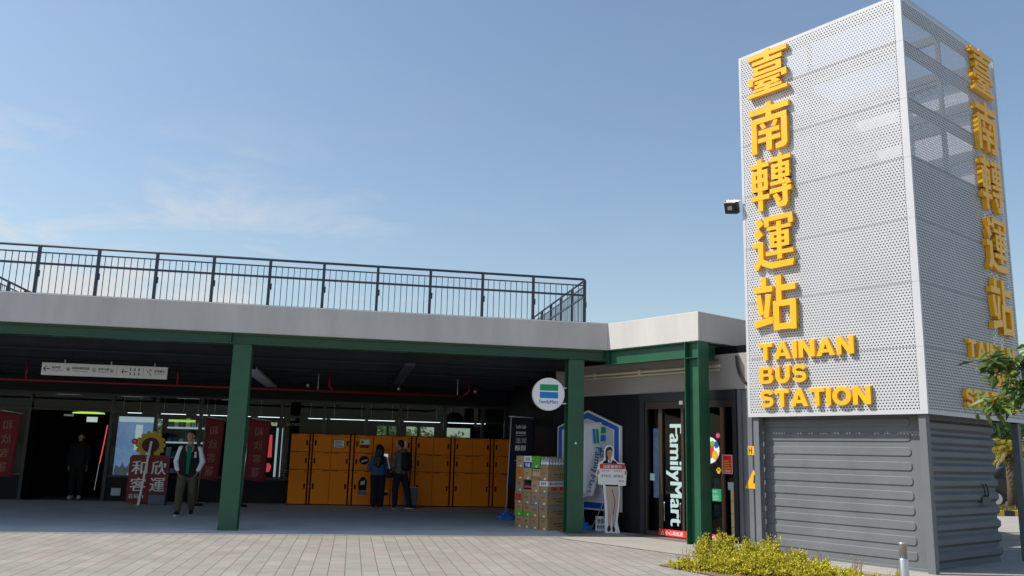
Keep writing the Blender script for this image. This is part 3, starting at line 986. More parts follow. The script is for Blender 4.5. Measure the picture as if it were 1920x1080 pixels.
LT = {   # width, polygons; cap height 1, y upwards
 'T': (0.95, [[(0, 1 - SH), (0.95, 1 - SH), (0.95, 1), (0, 1)], [(0.475 - SV / 2, 0), (0.475 + SV / 2, 0), (0.475 + SV / 2, 0.99), (0.475 - SV / 2, 0.99)]]),
 'I': (SV, [[(0, 0), (SV, 0), (SV, 1), (0, 1)]]),
 'A': (1.14, [[(0, 0), (0.31, 0), (0.70, 1), (0.41, 1)], [(0.83, 0), (1.14, 0), (0.73, 1), (0.44, 1)], [(0.24, 0.18), (0.90, 0.18), (0.84, 0.37), (0.30, 0.37)]]),
 'N': (1.02, [[(0, 0), (SV, 0), (SV, 1), (0, 1)], [(1.02 - SV, 0), (1.02, 0), (1.02, 1), (1.02 - SV, 1)], [(0, 1), (0.70, 0), (1.02, 0), (0.32, 1)]]),
 'B': (0.97, [[(0, 0), (SV, 0), (SV, 1), (0, 1)], [(0.1, 0), (0.62, 0), (0.62, 0.19), (0.1, 0.19)], [(0.1, 0.42), (0.62, 0.42), (0.62, 0.59), (0.1, 0.59)], [(0.1, 0.81), (0.60, 0.81), (0.60, 1), (0.1, 1)]]
      + band(arc(0.61, 0.295, 0.36, 0.295, -90, 90), arc(0.61, 0.30, 0.08, 0.115, -90, 90)) + band(arc(0.59, 0.735, 0.32, 0.265, -90, 90), arc(0.59, 0.70, 0.06, 0.11, -90, 90))),
 'U': (0.97, [[(0, 0.4), (SV, 0.4), (SV, 1), (0, 1)], [(0.97 - SV, 0.4), (0.97, 0.4), (0.97, 1), (0.97 - SV, 1)]] + band(arc(0.485, 0.41, 0.485, 0.43, 180, 360), arc(0.485, 0.41, 0.485 - SV, 0.21, 180, 360))),
 'O': (1.12, band(arc(0.56, 0.5, 0.56, 0.52, 0, 360, 36), arc(0.56, 0.5, 0.56 - SV, 0.29, 0, 360, 36))),
 'S': (0.93, [strip(arc(0.465, 0.71, 0.335, 0.205, 8, 90, 8) + arc(0.44, 0.715, 0.295, 0.20, 95, 270, 14)[0:], 0.225)] + [strip([(0.40, 0.53), (0.56, 0.49)], 0.235)] + [strip(arc(0.50, 0.30, 0.315, 0.20, 90, -90, 14) + arc(0.465, 0.295, 0.345, 0.20, -95, -172, 8), 0.225)]),
}
def raised_word(word, x0, zb, w_, h_, depth, place):
    tot = sum(LT[c][0] for c in word)
    gap = (w_ / h_ - tot) / (len(word) - 1)
    x = x0
    for c in word:
        q = MB().use('yellow')
        q.M = place
        for i, poly in enumerate(LT[c][1]):
            pts = [(x + p[0] * h_, zb + p[1] * h_) for p in poly]
            ar = sum(pts[k][0] * pts[(k + 1) % len(pts)][1] - pts[(k + 1) % len(pts)][0] * pts[k][1] for k in range(len(pts)))
            q.prism(pts if ar > 0 else pts[::-1], -depth - 0.005 - 0.0005 * (i % 5), -0.005 - 0.0003 * (i % 5), 'y')
        q.tube([(x + 0.5 * LT[c][0] * h_, 0.03, zb + h_ * 0.9), (x + 0.5 * LT[c][0] * h_, -0.03, zb + h_ * 0.9)], 0.008, 6)
        q.build('raised_letter', tower, world=False)
        x += (LT[c][0] + gap) * h_
for ch, (zt, h_) in zsp.items():
    raised_char(ch, 0.235, zt, 0.765, h_, 0.075, faces[0][1])
    raised_char(ch, 2.20, zt, 0.765, h_, 0.075, faces[1][1])
for word, zb, w_ in (('TAINAN', 3.025, 1.64), ('BUS', 2.65, 0.845), ('STATION', 2.277, 1.86)):
    raised_word(word, 0.275, zb, w_, 0.268, 0.06, faces[0][1])
    raised_word(word, 2.93 - w_, zb, w_, 0.268, 0.06, faces[1][1])
# flood lamp on the left flank
fl = thing('flood_lamp', 'small square flood lamp bracketed to the left flank of the tower', 'lamp', (6.14, 13.17, 5.68), TH)
q = MB().use('black')
q.M = Matrix.Rotation(R(28), 4, 'X') @ Matrix.Rotation(R(12), 4, 'Y')
q.box(-0.12, 0.12, -0.04, 0.05, -0.105, 0.105)
q.use('silver').box(-0.125, 0.125, 0.0505, 0.075, -0.11, 0.11)
q.build('housing', fl, world=False, bevel=0.01)
q = MB().use('black'); q.M = Matrix.Rotation(R(28), 4, 'X') @ Matrix.Rotation(R(12), 4, 'Y')
q.box(-0.10, 0.10, -0.047, -0.0405, -0.085, 0.085)
q.use('silver')
for k in range(3):
    q.box(-0.045 + 0.03 * k, -0.022 + 0.03 * k, -0.052, -0.0475, -0.03, 0.025 + 0.01 * k)
q.build('lens', fl, world=False)
MB().use('silver').tube([(0.02, 0.04, 0.02), (0.09, 0.05, 0.10), (0.17, 0.05, 0.10)], 0.012, 6).build('bracket', fl, world=False)

# ---- container under the tower
cont = thing('steel_container', 'dark grey ribbed steel container standing under the perforated tower', 'container', (6.301, 13.081, 0), TH)
CU0, CU1, CV0, CV1 = 0.0, 2.68, 0.235, 2.66
def ribbed_front():
    q = MB().use('wallgrey')
    q.box(CU0, CU1, CV0, CV0 + 0.05, 0.02, 2.55)
    return q.build('front_panel', cont, world=False)
ribbed_front()
def rib(z):
    """one pressed rib: rounded right end, sloping top and bottom"""
    q = MB().use('wallgrey')
    H, D = 0.122, 0.014
    def outline(h, xr):
        pts = [(CU0 + 0.02, z - h / 2)]
        n = 7
        rr = min(0.045, h / 2)
        for k in range(n):
            t = -math.pi / 2 + math.pi / 2 * k / (n - 1)
            pts.append((xr - rr + rr * math.cos(t), z - h / 2 + rr + rr * math.sin(t)))
        for k in range(n):
            t = math.pi / 2 * k / (n - 1)
            pts.append((xr - rr + rr * math.cos(t), z + h / 2 - rr + rr * math.sin(t)))
        pts.append((CU0 + 0.02, z + h / 2))
        return pts
    o1, o2 = outline(H + 0.004, 2.535), outline(H - 0.010, 2.528)
    n = len(o1)
    vs = [(p[0], CV0 + 0.001, p[1]) for p in o1] + [(p[0], CV0 - D, p[1]) for p in o2]
    fs = [tuple(range(n, 2 * n))] + [(i, (i + 1) % n, n + (i + 1) % n, n + i) for i in range(n)]
    q.add(vs, fs)
    o = q.build('pressed_rib', cont, world=False, bevel=0.003, segs=1)
    for p in o.data.polygons:
        p.use_smooth = False
for k in range(9):
    rib(1.82 - 0.2025 * k)
rib(2.03)
q = MB().use('wallgrey')
q.box(CU0 - 0.01, CU1 + 0.005, CV0 - 0.035, CV0 + 0.06, 0.0, 0.052)
q.build('base_rail', cont, world=False, bevel=0.006)
q = MB().use('wallgrey')
pts = []
zz = 0.10
prof = [(CU1 - 0.055, 0.0)]
while zz < 2.5:
    prof += [(CU1 - 0.055, zz), (CU1 - 0.005, zz + 0.045), (CU1 - 0.005, zz + 0.115), (CU1 - 0.055, zz + 0.16)]
    zz += 0.2025
prof += [(CU1 - 0.055, 2.55), (CU1 - 0.09, 2.55), (CU1 - 0.09, 0.0)]
q.prism(prof, CV0 + 0.0505, CV1, 'y')
q.build('side_panel', cont, world=False)
q = MB().use('wallgrey')
q.box(CU0, CU1 - 0.0905, CV1 - 0.05, CV1, 0.02, 2.55)
q.box(CU0, CU0 + 0.05, CV0 + 0.051, CV1 - 0.051, 0.02, 2.55)
q.box(CU0, CU1 - 0.092, CV0, CV1, 2.551, 2.59)
q.build('rear_shell', cont, world=False)
q = MB().use('black')
for y in (2.07, 2.18):
    q.tube([(CU1 + 0.01, y, 1.18), (CU1 + 0.03, y, 1.14), (CU1 + 0.03, y + 0.03, 1.02), (CU1 - 0.02, y + 0.05, 0.98)], 0.012, 6)
q.box(CU1 - 0.01, CU1 + 0.015, 2.02, 2.30, 0.90, 0.985)
q.build('hook_plate', cont, world=False)
# concrete strip the container stands on
q = MB().use('concrete')
q.M = T((6.301, 13.081, 0)) @ Matrix.Rotation(TH, 4, 'Z')
q.box(-0.05, 3.6, -0.42, 3.6, -0.02, 0.014)
tag(q.build('tower_plinth', bevel=0.006), kind='structure')

# ================================================================ ARCADE FITTINGS
# hanging direction sign
hs = thing('direction_sign', 'long white direction sign with black arrows hung under the dark ceiling', 'sign', (-5.145, 19.0, 2.80))
MB().use('signw').box(-1.225, 1.225, -0.03, 0.03, 0.0, 0.255).build('board', hs, world=False, bevel=0.004)
for x in (-0.80, 0.10, 0.96):
    MB().use('silver').tube([(x, 0, 0.256), (x, 0, 0.33)], 0.014, 8).build('hanger', hs, world=False)
def arrow(q, x, z, s_, ang=0.0, y=-0.033):
    old = q.M
    q.M = (T((x, y, z)) if old is None else old @ T((x, y, z))) @ Matrix.Rotation(-ang, 4, 'Y')
    q.prism([(-s_, -0.12 * s_), (s_, -0.12 * s_), (s_, 0.12 * s_), (-s_, 0.12 * s_)], -0.001, 0.001, 'y')
    for sg in (1, -1):
        q.prism([(-s_ * 1.08, 0), (-s_ * 0.90, -0.01 * sg), (-s_ * 0.15, sg * 0.82 * s_), (-s_ * 0.38, sg * 0.90 * s_)], -0.0016, 0.0014 + 0.0002 * sg, 'y')
    q.M = old
q = MB().use('black')
arrow(q, -1.12, 0.128, 0.068)
text(q, '候車室', None, T((-1.03, -0.032, 0.135)) @ FRONT, depth=0.002, fit=0.165, h=0.05, bold=0.01)
text(q, 'Waiting Room', None, T((-1.03, -0.032, 0.088)) @ FRONT, depth=0.002, fit=0.23, h=0.024)
text(q, '國道客運售票處', None, T((-0.635, -0.032, 0.135)) @ FRONT, depth=0.002, fit=0.33, h=0.05, bold=0.01)
text(q, 'Ticket Counter', None, T((-0.635, -0.032, 0.088)) @ FRONT, depth=0.002, fit=0.30, h=0.024)
text(q, '候車大廳', None, T((-0.135, -0.032, 0.135)) @ FRONT, depth=0.002, fit=0.21, h=0.05, bold=0.01)
text(q, 'Waiting Hall', None, T((-0.135, -0.032, 0.088)) @ FRONT, depth=0.002, fit=0.19, h=0.024)
arrow(q, 0.385, 0.128, 0.062)
q.box(0.225, 0.229, -0.0335, -0.0305, 0.03, 0.225); q.box(0.745, 0.749, -0.0335, -0.0305, 0.03, 0.225)
for i in range(3):
    for j in range(2):
        cx, cz = 0.51 + i * 0.085, 0.09 + j * 0.09
        q.disc_y(cx - 0.015, cz + 0.026, 0.009, 0.009, -0.0335, -0.0305, 10)
        q.prism([(cx - 0.028, cz - 0.03), (cx - 0.003, cz - 0.03), (cx - 0.006, cz + 0.014), (cx - 0.024, cz + 0.014)], -0.0335, -0.0305, 'y')
for i in range(3):
    q.box(0.80 + i * 0.035, 0.84 + i * 0.035, -0.0335, -0.0305, 0.165 - i * 0.04, 0.172 - i * 0.04)
    q.box(0.834 + i * 0.035, 0.841 + i * 0.035, -0.0340, -0.0302, 0.13 - i * 0.04, 0.171 - i * 0.04)
arrow(q, 0.90, 0.17, 0.03, R(-45))
text(q, '屋頂露台', None, T((0.965, -0.032, 0.135)) @ FRONT, depth=0.002, fit=0.21, h=0.05, bold=0.01)
text(q, 'Roof Terrace', None, T((0.965, -0.032, 0.088)) @ FRONT, depth=0.002, fit=0.20, h=0.024)
q.use('signgrey')
for x in (-0.715, -0.215, 0.13):
    q.box(x - 0.035, x + 0.035, -0.0325, -0.0302, 0.09, 0.175)
q.use('black')
for x in (-0.73, -0.70):
    q.box(x - 0.009, x + 0.009, -0.0340, -0.0326, 0.11, 0.15)
q.use('red').box(-0.221, -0.209, -0.0340, -0.0326, 0.105, 0.145).use('black').box(0.118, 0.128, -0.0340, -0.0326, 0.11, 0.16).box(0.128, 0.15, -0.0338, -0.0327, 0.11, 0.12)
q.build('lettering', hs, world=False)
# sprinkler pipe
sp = thing('sprinkler_pipe', 'dark red sprinkler pipe running below the joists with drop branches', 'pipe', (-6, 20, 2.74))
def pip(path, r=0.028):
    q = MB().use('red'); q.smooth = True
    q.tube([(p[0] + 6, p[1] - 20, p[2] - 2.74) for p in path], r, 8)
    return q.build('pipe', sp, world=False)
pip([(-15.5, 20, 2.755), (2.49, 20, 2.745)])
for x in (-0.60, 2.62):
    dx = -0.13 if x > 0 else 0.13
    pip([(x, 20.0, 3.18), (x, 20.0, 2.86), (x + dx, 20.0, 2.745)], 0.022)
pip([(-7.0, 20, 2.76), (-7.0, 20, 3.2)], 0.022)
pip([(-3.9, 20, 2.76), (-3.9, 20, 3.2)], 0.022)
for x in (-0.85, 2.35):
    q = MB().use('silver').tube([(x + 6, 0, 0.03), (x + 6, 0, 0.40)], 0.006, 5)
    q.build('hanger', sp, world=False)
ct = thing('cable_tray', 'pale grey cable tray running back under the ceiling beside the steel post', 'tray', (-2.25, 21.5, 3.06))
q = MB().use('signgrey')
q.box(-0.14, 0.14, -2.6, 2.6, 0, 0.012)
q.box(-0.14, -0.128, -2.6, 2.6, 0.0125, 0.06); q.box(0.128, 0.14, -2.6, 2.6, 0.0125, 0.06)
q.build('trough', ct, world=False)
for y in (-2.0, 0.0, 2.0):
    MB().use('silver').box(-0.006, 0.006, y, y + 0.012, 0.013, 0.36).build('hanger', ct, world=False)
# ceiling spot lamps (unlit)
def spot(x, y, lab):
    t_ = thing('ceiling_spot', lab, 'lamp', (x, y, 2.98), 0, 'small unlit ceiling spots')
    q = MB().use('silver'); q.smooth = True
    q.tube([(0, 0, 0.0), (0, 0, 0.12)], 0.045, 10)
    q.build('shade', t_, world=False)
    MB().use('black').tube([(0, 0, 0.121), (0, 0, 0.40)], 0.008, 6).build('stem', t_, world=False)
spot(-2.9, 22.4, 'small unlit ceiling spot left of the cable tray')
spot(-1.2, 22.4, 'small unlit ceiling spot just right of the cable tray')
spot(1.1, 22.4, 'small unlit ceiling spot over the pair at the lockers')
spot(3.1, 22.4, 'small unlit ceiling spot near the right end of the lockers')
# lit tubes in the hall
def tube_light(x0, x1, lab):
    t_ = thing('tube_lamp', lab, 'lamp', ((x0 + x1) / 2, 26.0, 2.33), 0, 'lit tube lamps hanging in the hall')
    L = (x1 - x0) / 2
    q = MB().use('tube'); q.smooth = True
    q.tube([(-L, 0, 0), (L, 0, 0)], 0.016, 8)
    q.build('tube', t_, world=False)
    MB().use('white').box(-L, L, -0.03, 0.03, 0.018, 0.05).build('batten', t_, world=False)
    for x in (-L * 0.8, L * 0.8):
        MB().use('silver').box(x - 0.003, x + 0.003, -0.003, 0.003, 0.0505, 1.1).build('hanger', t_, world=False)
for x0, x1, lab in ((-6.5, -5.95, 'short lit tube lamp seen above the blue window poster'), (-5.42, -4.75, 'lit tube lamp seen above the sunflower board'),
                    (-4.45, -4.15, 'stub of lit tube lamp seen over the man in the vest'), (-4.08, -2.95, 'long lit tube lamp seen left of the middle green post'),
                    (-2.75, -2.02, 'lit tube lamp seen just right of the middle green post'), (-1.32, -0.80, 'short lit tube lamp seen over the left locker bank'),
                    (-0.68, 0.32, 'lit tube lamp seen over the second locker bank'), (0.42, 1.20, 'lit tube lamp seen over the woman at the lockers'),
                    (1.47, 2.56, 'long lit tube lamp seen over the man with the backpack'), (2.80, 3.60, 'lit tube lamp seen over the right locker banks'),
                    (3.68, 3.95, 'short stub of lit tube lamp at the right end')):
    tube_light(x0, x1, lab)
# glowing battens added high in the hall to stand for reflections of fittings
for i, (x, y, lab) in enumerate(((-8.4, 27.5, 'dim glowing batten standing for a reflection left of the dark doorway'), (-6.6, 27.5, 'dim glowing batten standing for a reflection above the dark doorway'), (-5.0, 27.5, 'dim glowing batten standing for a reflection above the blue window poster'), (-3.7, 27.5, 'dim glowing batten standing for a reflection above the man in the vest'))):
    t_ = thing('reflection_batten', lab, 'lamp', (x, y, 2.85), 0, 'dim glowing battens standing for reflections of fittings')
    MB().use('ledw').box(-0.32, 0.32, -0.02, 0.02, 0, 0.03).build('tube', t_, world=False)
    MB().use('white').box(-0.34, 0.34, -0.03, 0.03, 0.031, 0.07).build('batten', t_, world=False)
q = MB().use('ledg').prism([(-0.40, 0), (0.40, 0.0), (0.38, 0.035), (0.2, 0.05), (-0.2, 0.05), (-0.38, 0.03)], 0, 0.04, 'y')
q.M = None
o = q.build('green_light_strip'); o.location = (-6.85, 24.2, 2.20)
tag(o, 'lit yellow green strip over the dark doorway', 'light strip')
q = MB().use('ledr').tube([(-6.36, 24.25, 1.92), (-6.40, 24.25, 1.45), (-6.45, 24.25, 0.95)], 0.014, 6)
q.use('silver').tube([(-6.45, 24.25, 0.949), (-6.50, 24.25, 0.25)], 0.012, 6)
tag(q.build('red_light_strip'), 'thin lit red strip down the right side of the dark doorway', 'light strip')
q = MB().use('white').box(-7.42, -7.18, 24.12, 24.14, 2.12, 2.17)
tag(q.build('door_plate'), 'small white plate above the dark doorway', 'sign')
q = MB().use('ledw').box(-6.88, -6.62, 24.22, 24.24, 1.99, 2.12)
tag(q.build('exit_plate'), 'dim greenish plate hanging inside the dark doorway', 'sign')
q = MB().use('signgrey').box(-6.03, -5.80, 23.985, 23.999, 0.14, 0.33)
tag(q.build('wall_box', bevel=0.004), 'flat grey service box low on the sill wall by the red board', 'box')
q = MB().use('dark').box(-8.19, -8.05, 24.15, 25.6, 0, 2.30).box(-8.19, -6.25, 25.601, 25.7, 0, 2.30).box(-8.19, -6.25, 24.2, 25.7, 2.301, 2.36).box(-6.34, -6.25, 24.4, 25.6, 0, 2.30)  # black box added behind the doorway to keep its inside dark
tag(q.build('doorway_darkening_wall'), 'added black walls that keep the open doorway dark', 'wall')
# things in the window
q = MB().use('poster').box(-6.07, -5.16, 24.12, 24.13, 0.652, 2.16)
q.use('white').prism([(-6.06, 0.655), (-5.75, 0.655), (-5.60, 0.86), (-5.68, 0.95), (-5.78, 0.84), (-5.86, 0.98), (-5.92, 0.84), (-6.02, 0.92)], 24.115, 24.1195, 'y')
q.use('ledw').box(-6.05, -5.18, 24.114, 24.1192, 2.02, 2.15).box(-5.62, -5.45, 24.113, 24.1188, 1.3, 1.95)
tag(q.build('window_poster'), 'large blue and pink poster behind the window left of the sunflower', 'poster')
sh = thing('display_shelf', 'lit white display shelf in the window behind the man in the vest', 'shelf', (-4.6, 25.0, 0))
MB().use('wallblk').box(-0.42, 0.55, 0.30, 0.34, 0, 2.2).build('back', sh, world=False)
for k in range(4):
    MB().use('ledw' if k in (2, 3) else 'signgrey').box(-0.42, 0.55, 0, 0.29, 0.7 + 0.4 * k, 0.74 + 0.4 * k).build('shelf', sh, world=False)
    for i in range(6):
        h_ = 0.08 + 0.2 * rng.random()
        MB().use(['signgrey', 'white', 'case', 'green_sign'][int(rng.integers(4))]).box(-0.40 + i * 0.15, -0.30 + i * 0.15, 0.05, 0.2, 0.7405 + 0.4 * k, 0.7405 + 0.4 * k + h_).build('packet', sh, world=False)
MB().use('ledg').box(-0.40, 0.30, 0.0, 0.02, 2.08, 2.14).build('light_strip', sh, world=False)
rk = thing('ticket_kiosk', 'kiosk with lit red panels and white front seen beside the red banner', 'kiosk', (-2.15, 25.2, 0))
MB().use('black').box(-0.30, 0.24, 0.0, 0.4, 0, 2.05).build('body', rk, world=False, bevel=0.01)
MB().use('ledr').prism([(-0.24, 1.18), (-0.06, 1.18), (-0.08, 1.80), (-0.16, 1.80)], -0.012, -0.002, 'y').build('screen', rk, world=False)
MB().use('ledr').prism([(-0.24, 0.78), (-0.10, 0.78), (-0.05, 0.92), (-0.10, 1.02), (-0.24, 1.02)], -0.012, -0.002, 'y').build('screen', rk, world=False)
MB().use('ledw').box(0.02, 0.20, -0.012, -0.002, 0.65, 2.0).build('front_panel', rk, world=False)
q = MB().use('wallblk').box(-1.87, -1.37, 24.2, 24.22, 2.0, 2.36)
q.use('white')
text(q, 'SELF-CHECK', None, T((-1.80, 24.199, 2.05)) @ FRONT, depth=0.003, fit=0.38, h=0.07)
for k in range(3):
    q.prism([(-1.66 + 0.04 * (k - 1), 2.19), (-1.62 + 0.04 * (k - 1), 2.19), (-1.64 + 0.055 * (k - 1), 2.30)], 24.196, 24.199 - 0.0003 * k, 'y')
tag(q.build('window_sign'), 'dark hanging sign with white lettering behind the glass above the left lockers', 'sign')
bn = thing('hall_bench', 'pale slatted bench behind the glass left of the lockers', 'bench', (-1.75, 25.6, 0))
for k in range(4):
    MB().use('bamboo').box(-0.5, 0.9, 0.1 * k, 0.1 * k + 0.07, 0.62 + 0.06 * k, 0.65 + 0.06 * k).build('slat', bn, world=False)
for x in (-0.45, 0.8):
    MB().use('silver').box(x, x + 0.05, 0, 0.35, 0, 0.62).build('leg', bn, world=False)

# ---------------------------------------------------------------- lockers
LY = 23.5
def locker_bank(x0, x1, label, cols, panel=None, stripL=False, stripR=False):
    t_ = thing('locker_bank', label, 'lockers', (x0, LY, 0), 0, 'orange parcel lockers along the glass')
    W_ = x1 - x0
    q = MB().use('lockfr').box(0.003, W_ - 0.003, 0.02, 0.47, 0.0, 1.85)
    q.build('carcass', t_, world=False)
    rows = ((0.03, 0.905), (0.915, 1.365), (1.375, 1.835))
    for (a_, b_, hs) in cols:
        a_ -= x0; b_ -= x0
        for ri, (z0, z1) in enumerate(rows):
            d_ = MB().use('orange').box(a_ + (0.014 if hs == 'l' else 0.004), b_ - (0.014 if hs == 'r' else 0.004), 0.0, 0.0195, z0, z1).build('door', t_, world=False, bevel=0.003)
            hx = a_ + 0.065 if hs == 'l' else b_ - 0.065
            zc = (z0 + z1) / 2 - (0.0 if ri else -0.02)
            hh = MB().use('lockfr').box(hx - 0.022, hx + 0.022, -0.016, -0.0003, zc - 0.068, zc + 0.068).build('handle', d_, world=False, bevel=0.004)
            lk = MB().use('lockfr').disc_y(hx, z1 - 0.055, 0.022, 0.022, -0.006, -0.0003, 14)
            lk.use('orange').disc_y(hx, z1 - 0.055, 0.014, 0.014, -0.008, -0.0062, 12)
            lk.build('lock', d_, world=False)
            ix = b_ - 0.11 if hs == 'l' else a_ + 0.11
            MB().use('lockfr').box(ix - 0.09, ix + 0.09, -0.0022, -0.0003, z1 - 0.022, z1 - 0.010).build('number_label', d_, world=False)
    if panel:
        a_, b_ = panel[0] - x0, panel[1] - x0
        MB().use('orange').box(a_ + 0.004, b_ - 0.004, 0.0, 0.0195, 0.03, 1.835).build('control_panel', t_, world=False, bevel=0.003)
        MB().use('ledw').box(a_ + 0.10, b_ - 0.10, -0.006, -0.0005, 1.12, 1.36).build('screen', t_, world=False)
        MB().use('black').box(a_ + 0.06, b_ - 0.06, -0.008, -0.0006, 1.46, 1.48).build('slot', t_, world=False)
        MB().use('lockfr').box(a_ + 0.08, b_ - 0.06, -0.003, -0.0004, 0.28, 0.40).build('tray', t_, world=False)
        MB().use('bamboo').box(a_ + 0.08, b_ - 0.06, -0.05, -0.0035, 0.36, 0.42).build('shelf', t_, world=False)
    for sx in [v for v in (0.0 if stripL else None, W_ if stripR else None) if v is not None]:
        xa, xb = (0.001, stripL - 0.020) if sx == 0.0 else (W_ - stripR + 0.020, W_ - 0.001)
        for z0, z1 in ((0.03, 0.905), (0.915, 1.835)):
            MB().use('orange').box(xa, xb, 0.004, 0.0195, z0, z1).build('filler_strip', t_, world=False)
        for z in (0.47, 1.14, 1.60):
            MB().use('silver').disc_y(xa if sx else xb, z, 0.008, 0.008, -0.004, 0.0035, 8).build('hinge', t_, world=False)
    return t_
locker_bank(-1.60, -1.07, 'single column orange locker bank at the far left end of the row', [(-1.595, -1.115, 'r')], stripR=0.035)
l2 = locker_bank(-1.07, 0.0, 'double column orange locker bank with a pasted notice on its top right door', [(-1.025, -0.54, 'l'), (-0.54, -0.06, 'r')], stripL=0.035, stripR=0.05)
l3 = locker_bank(0.0, 1.63, 'orange locker bank with the pay panel where the two travellers stand', [(0.06, 0.545, 'l'), (1.065, 1.56, 'r')], panel=(0.555, 1.055), stripL=0.05, stripR=0.06)
locker_bank(1.63, 2.69, 'plain double column orange locker bank right of the two travellers', [(1.70, 2.165, 'l'), (2.165, 2.63, 'r')], stripL=0.06, stripR=0.05)
locker_bank(2.69, 3.775, 'plain double column orange locker bank next to the black flag', [(2.75, 3.235, 'l'), (3.235, 3.72, 'r')], stripL=0.05, stripR=0.045)
locker_bank(3.775, 4.255, 'single column orange locker bank at the right end half behind the black flag', [(3.83, 4.25, 'l')], stripL=0.045)
q = MB().use('black').box(-0.50, -0.20, LY - 0.004, LY - 0.001, 1.48, 1.70).use('white').box(-0.485, -0.215, LY - 0.0055, LY - 0.0042, 1.495, 1.685).use('ink')
for k in range(5):
    q.box(-0.46, -0.25 - 0.03 * (k % 3), LY - 0.0065, LY - 0.0056, 1.52 + 0.032 * k, 1.534 + 0.032 * k)
tag(q.build('paper_notice'), 'dark bordered paper notice on a top door of the second locker bank', 'notice')
q = MB().use('white').box(0.20, 0.44, LY - 0.004, LY - 0.001, 1.60, 1.72).use('cgreen').box(0.215, 0.30, LY - 0.0055, LY - 0.0042, 1.62, 1.70).use('ink').box(0.20, 0.44, LY - 0.004, LY - 0.001, 1.50, 1.58)
tag(q.build('picture_notice'), 'small notice with a green picture above the round luggage decals', 'notice')
q = MB().use('white').box(1.17, 1.44, LY - 0.004, LY - 0.001, 1.56, 1.70).use('ink')
for k in range(3):
    q.box(1.20, 1.40, LY - 0.0055, LY - 0.0042, 1.585 + 0.035 * k, 1.60 + 0.035 * k)
tag(q.build('text_notice'), 'white notice on the door beside the head of the backpack wearer', 'notice')
q = MB().use('navy').disc_y(0.33, 1.18, 0.125, 0.115, LY - 0.004, LY - 0.001, 24)
q.use('signgrey').prism([(0.26, 1.12), (0.42, 1.17), (0.42, 1.22), (0.26, 1.17)], LY - 0.0055, LY - 0.0042, 'y')
tag(q.build('round_decal'), 'round dark luggage decal stuck on a locker door left of the woman', 'decal')
q = MB().use('navy').prism([(0.22, 0.40), (0.42, 0.40), (0.44, 0.62), (0.38, 0.74), (0.28, 0.74), (0.21, 0.62)], LY - 0.004, LY - 0.001, 'y')
q.use('case').box(0.20, 0.44, LY - 0.0042, LY - 0.0012, 0.28, 0.385).use('signgrey').prism([(0.27, 0.53), (0.38, 0.56), (0.38, 0.66), (0.27, 0.62)], LY - 0.0055, LY - 0.0042, 'y')
tag(q.build('suitcase_decal'), 'dark suitcase shaped decal low on a locker door left of the woman', 'decal')

# ---------------------------------------------------------------- red banners on poles
def banner(x, y, lab, wv, ht=1.5, tilt=0.0, flip=False):
    t_ = thing('flag_banner', lab, 'banner', (x, y, 0), 0, 'maroon banner flags along the glazed front')
    q = MB().use('maroon')
    nx, nz = 8, 12
    vs = []
    for k in range(nz + 1):
        for i in range(nx + 1):
            u, v = i / nx, k / nz
            xx = 0.03 + u * wv + tilt * v * 0.12
            zz = 2.14 - v * ht - u * 0.06
            yy = 0.03 * math.sin(u * 4 + v * 2.5) * (0.3 + v) - 0.06 * u
            vs.append((xx, yy, zz))
    fs = [(k * (nx + 1) + i, k * (nx + 1) + i + 1, (k + 1) * (nx + 1) + i + 1, (k + 1) * (nx + 1) + i) for k in range(nz) for i in range(nx)]
    q.smooth = True
    q.add(vs, fs)
    o = q.build('cloth', t_, world=False)
    so = o.modifiers.new('thick', 'SOLIDIFY'); so.thickness = 0.004
    q = MB().use('bantext')
    for k, ch in enumerate('和欣客運'):
        text(q, ch, None, T((0.03 + wv * 0.52 + tilt * 0.12 * (0.2 + 0.22 * k), -0.075, 1.72 - 0.33 * k)) @ FRONT, depth=0.002, fit=0.20, h=0.22, align='C', bold=0.02, mirror=True)
    q.build('lettering', o, world=False)
    q = MB().use('silver'); q.smooth = True
    q.tube([(0.03 + tilt * 0.0, 0.01, 2.20), (0.0 - 0.02, 0.01, 0.05)], 0.014, 8)
    q.build('pole', t_, world=False)
    q = MB().use('silver'); q.smooth = True
    q.tube([(0.02, 0.01, 2.17), (0.05 + wv, -0.05, 2.10)], 0.010, 6)
    q.build('arm', t_, world=False)
    q = MB().use('black')
    q.lathe = None
    q.tube([(-0.02, 0.01, 0.0), (-0.02, 0.01, 0.05)], [0.17, 0.14], 14)
    q.build('base', t_, world=False)
    return t_
banner(-8.40, 22.5, 'maroon banner flag at the far left edge beside the dark doorway', 0.54, 1.48, -0.3)
banner(-3.66, 22.6, 'maroon banner flag between the walking man and the middle green post', 0.46, 1.48, -0.45)
banner(-2.60, 22.5, 'maroon banner flag just right of the middle green post', 0.53, 1.48, -0.35)

# ---------------------------------------------------------------- red board with sunflower
rb = thing('route_board', 'red rounded advert board with a plain sunflower on top and white brush lettering', 'advert board', (-4.93, 22.9, 0))
def rrect(x0, x1, z0, z1, r, n=5):
    pts = []
    for cx, cz, a0 in ((x1 - r, z0 + r, -90), (x1 - r, z1 - r, 0), (x0 + r, z1 - r, 90), (x0 + r, z0 + r, 180)):
        for k in range(n + 1):
            a_ = R(a0 + 90 * k / n)
            pts.append((cx + r * math.cos(a_), cz + r * math.sin(a_)))
    return pts
MB().use('redboard').prism(rrect(-0.47, 0.47, 0.03, 1.19, 0.09), 0, 0.03, 'y').build('panel', rb, world=False)
q = MB().use('white')
text(q, '和', None, T((-0.40, -0.001, 0.72)) @ FRONT, depth=0.003, fit=0.36, h=0.33, bold=0.02)
text(q, '欣', None, T((0.06, -0.001, 0.72)) @ FRONT, depth=0.003, fit=0.34, h=0.33, bold=0.02)
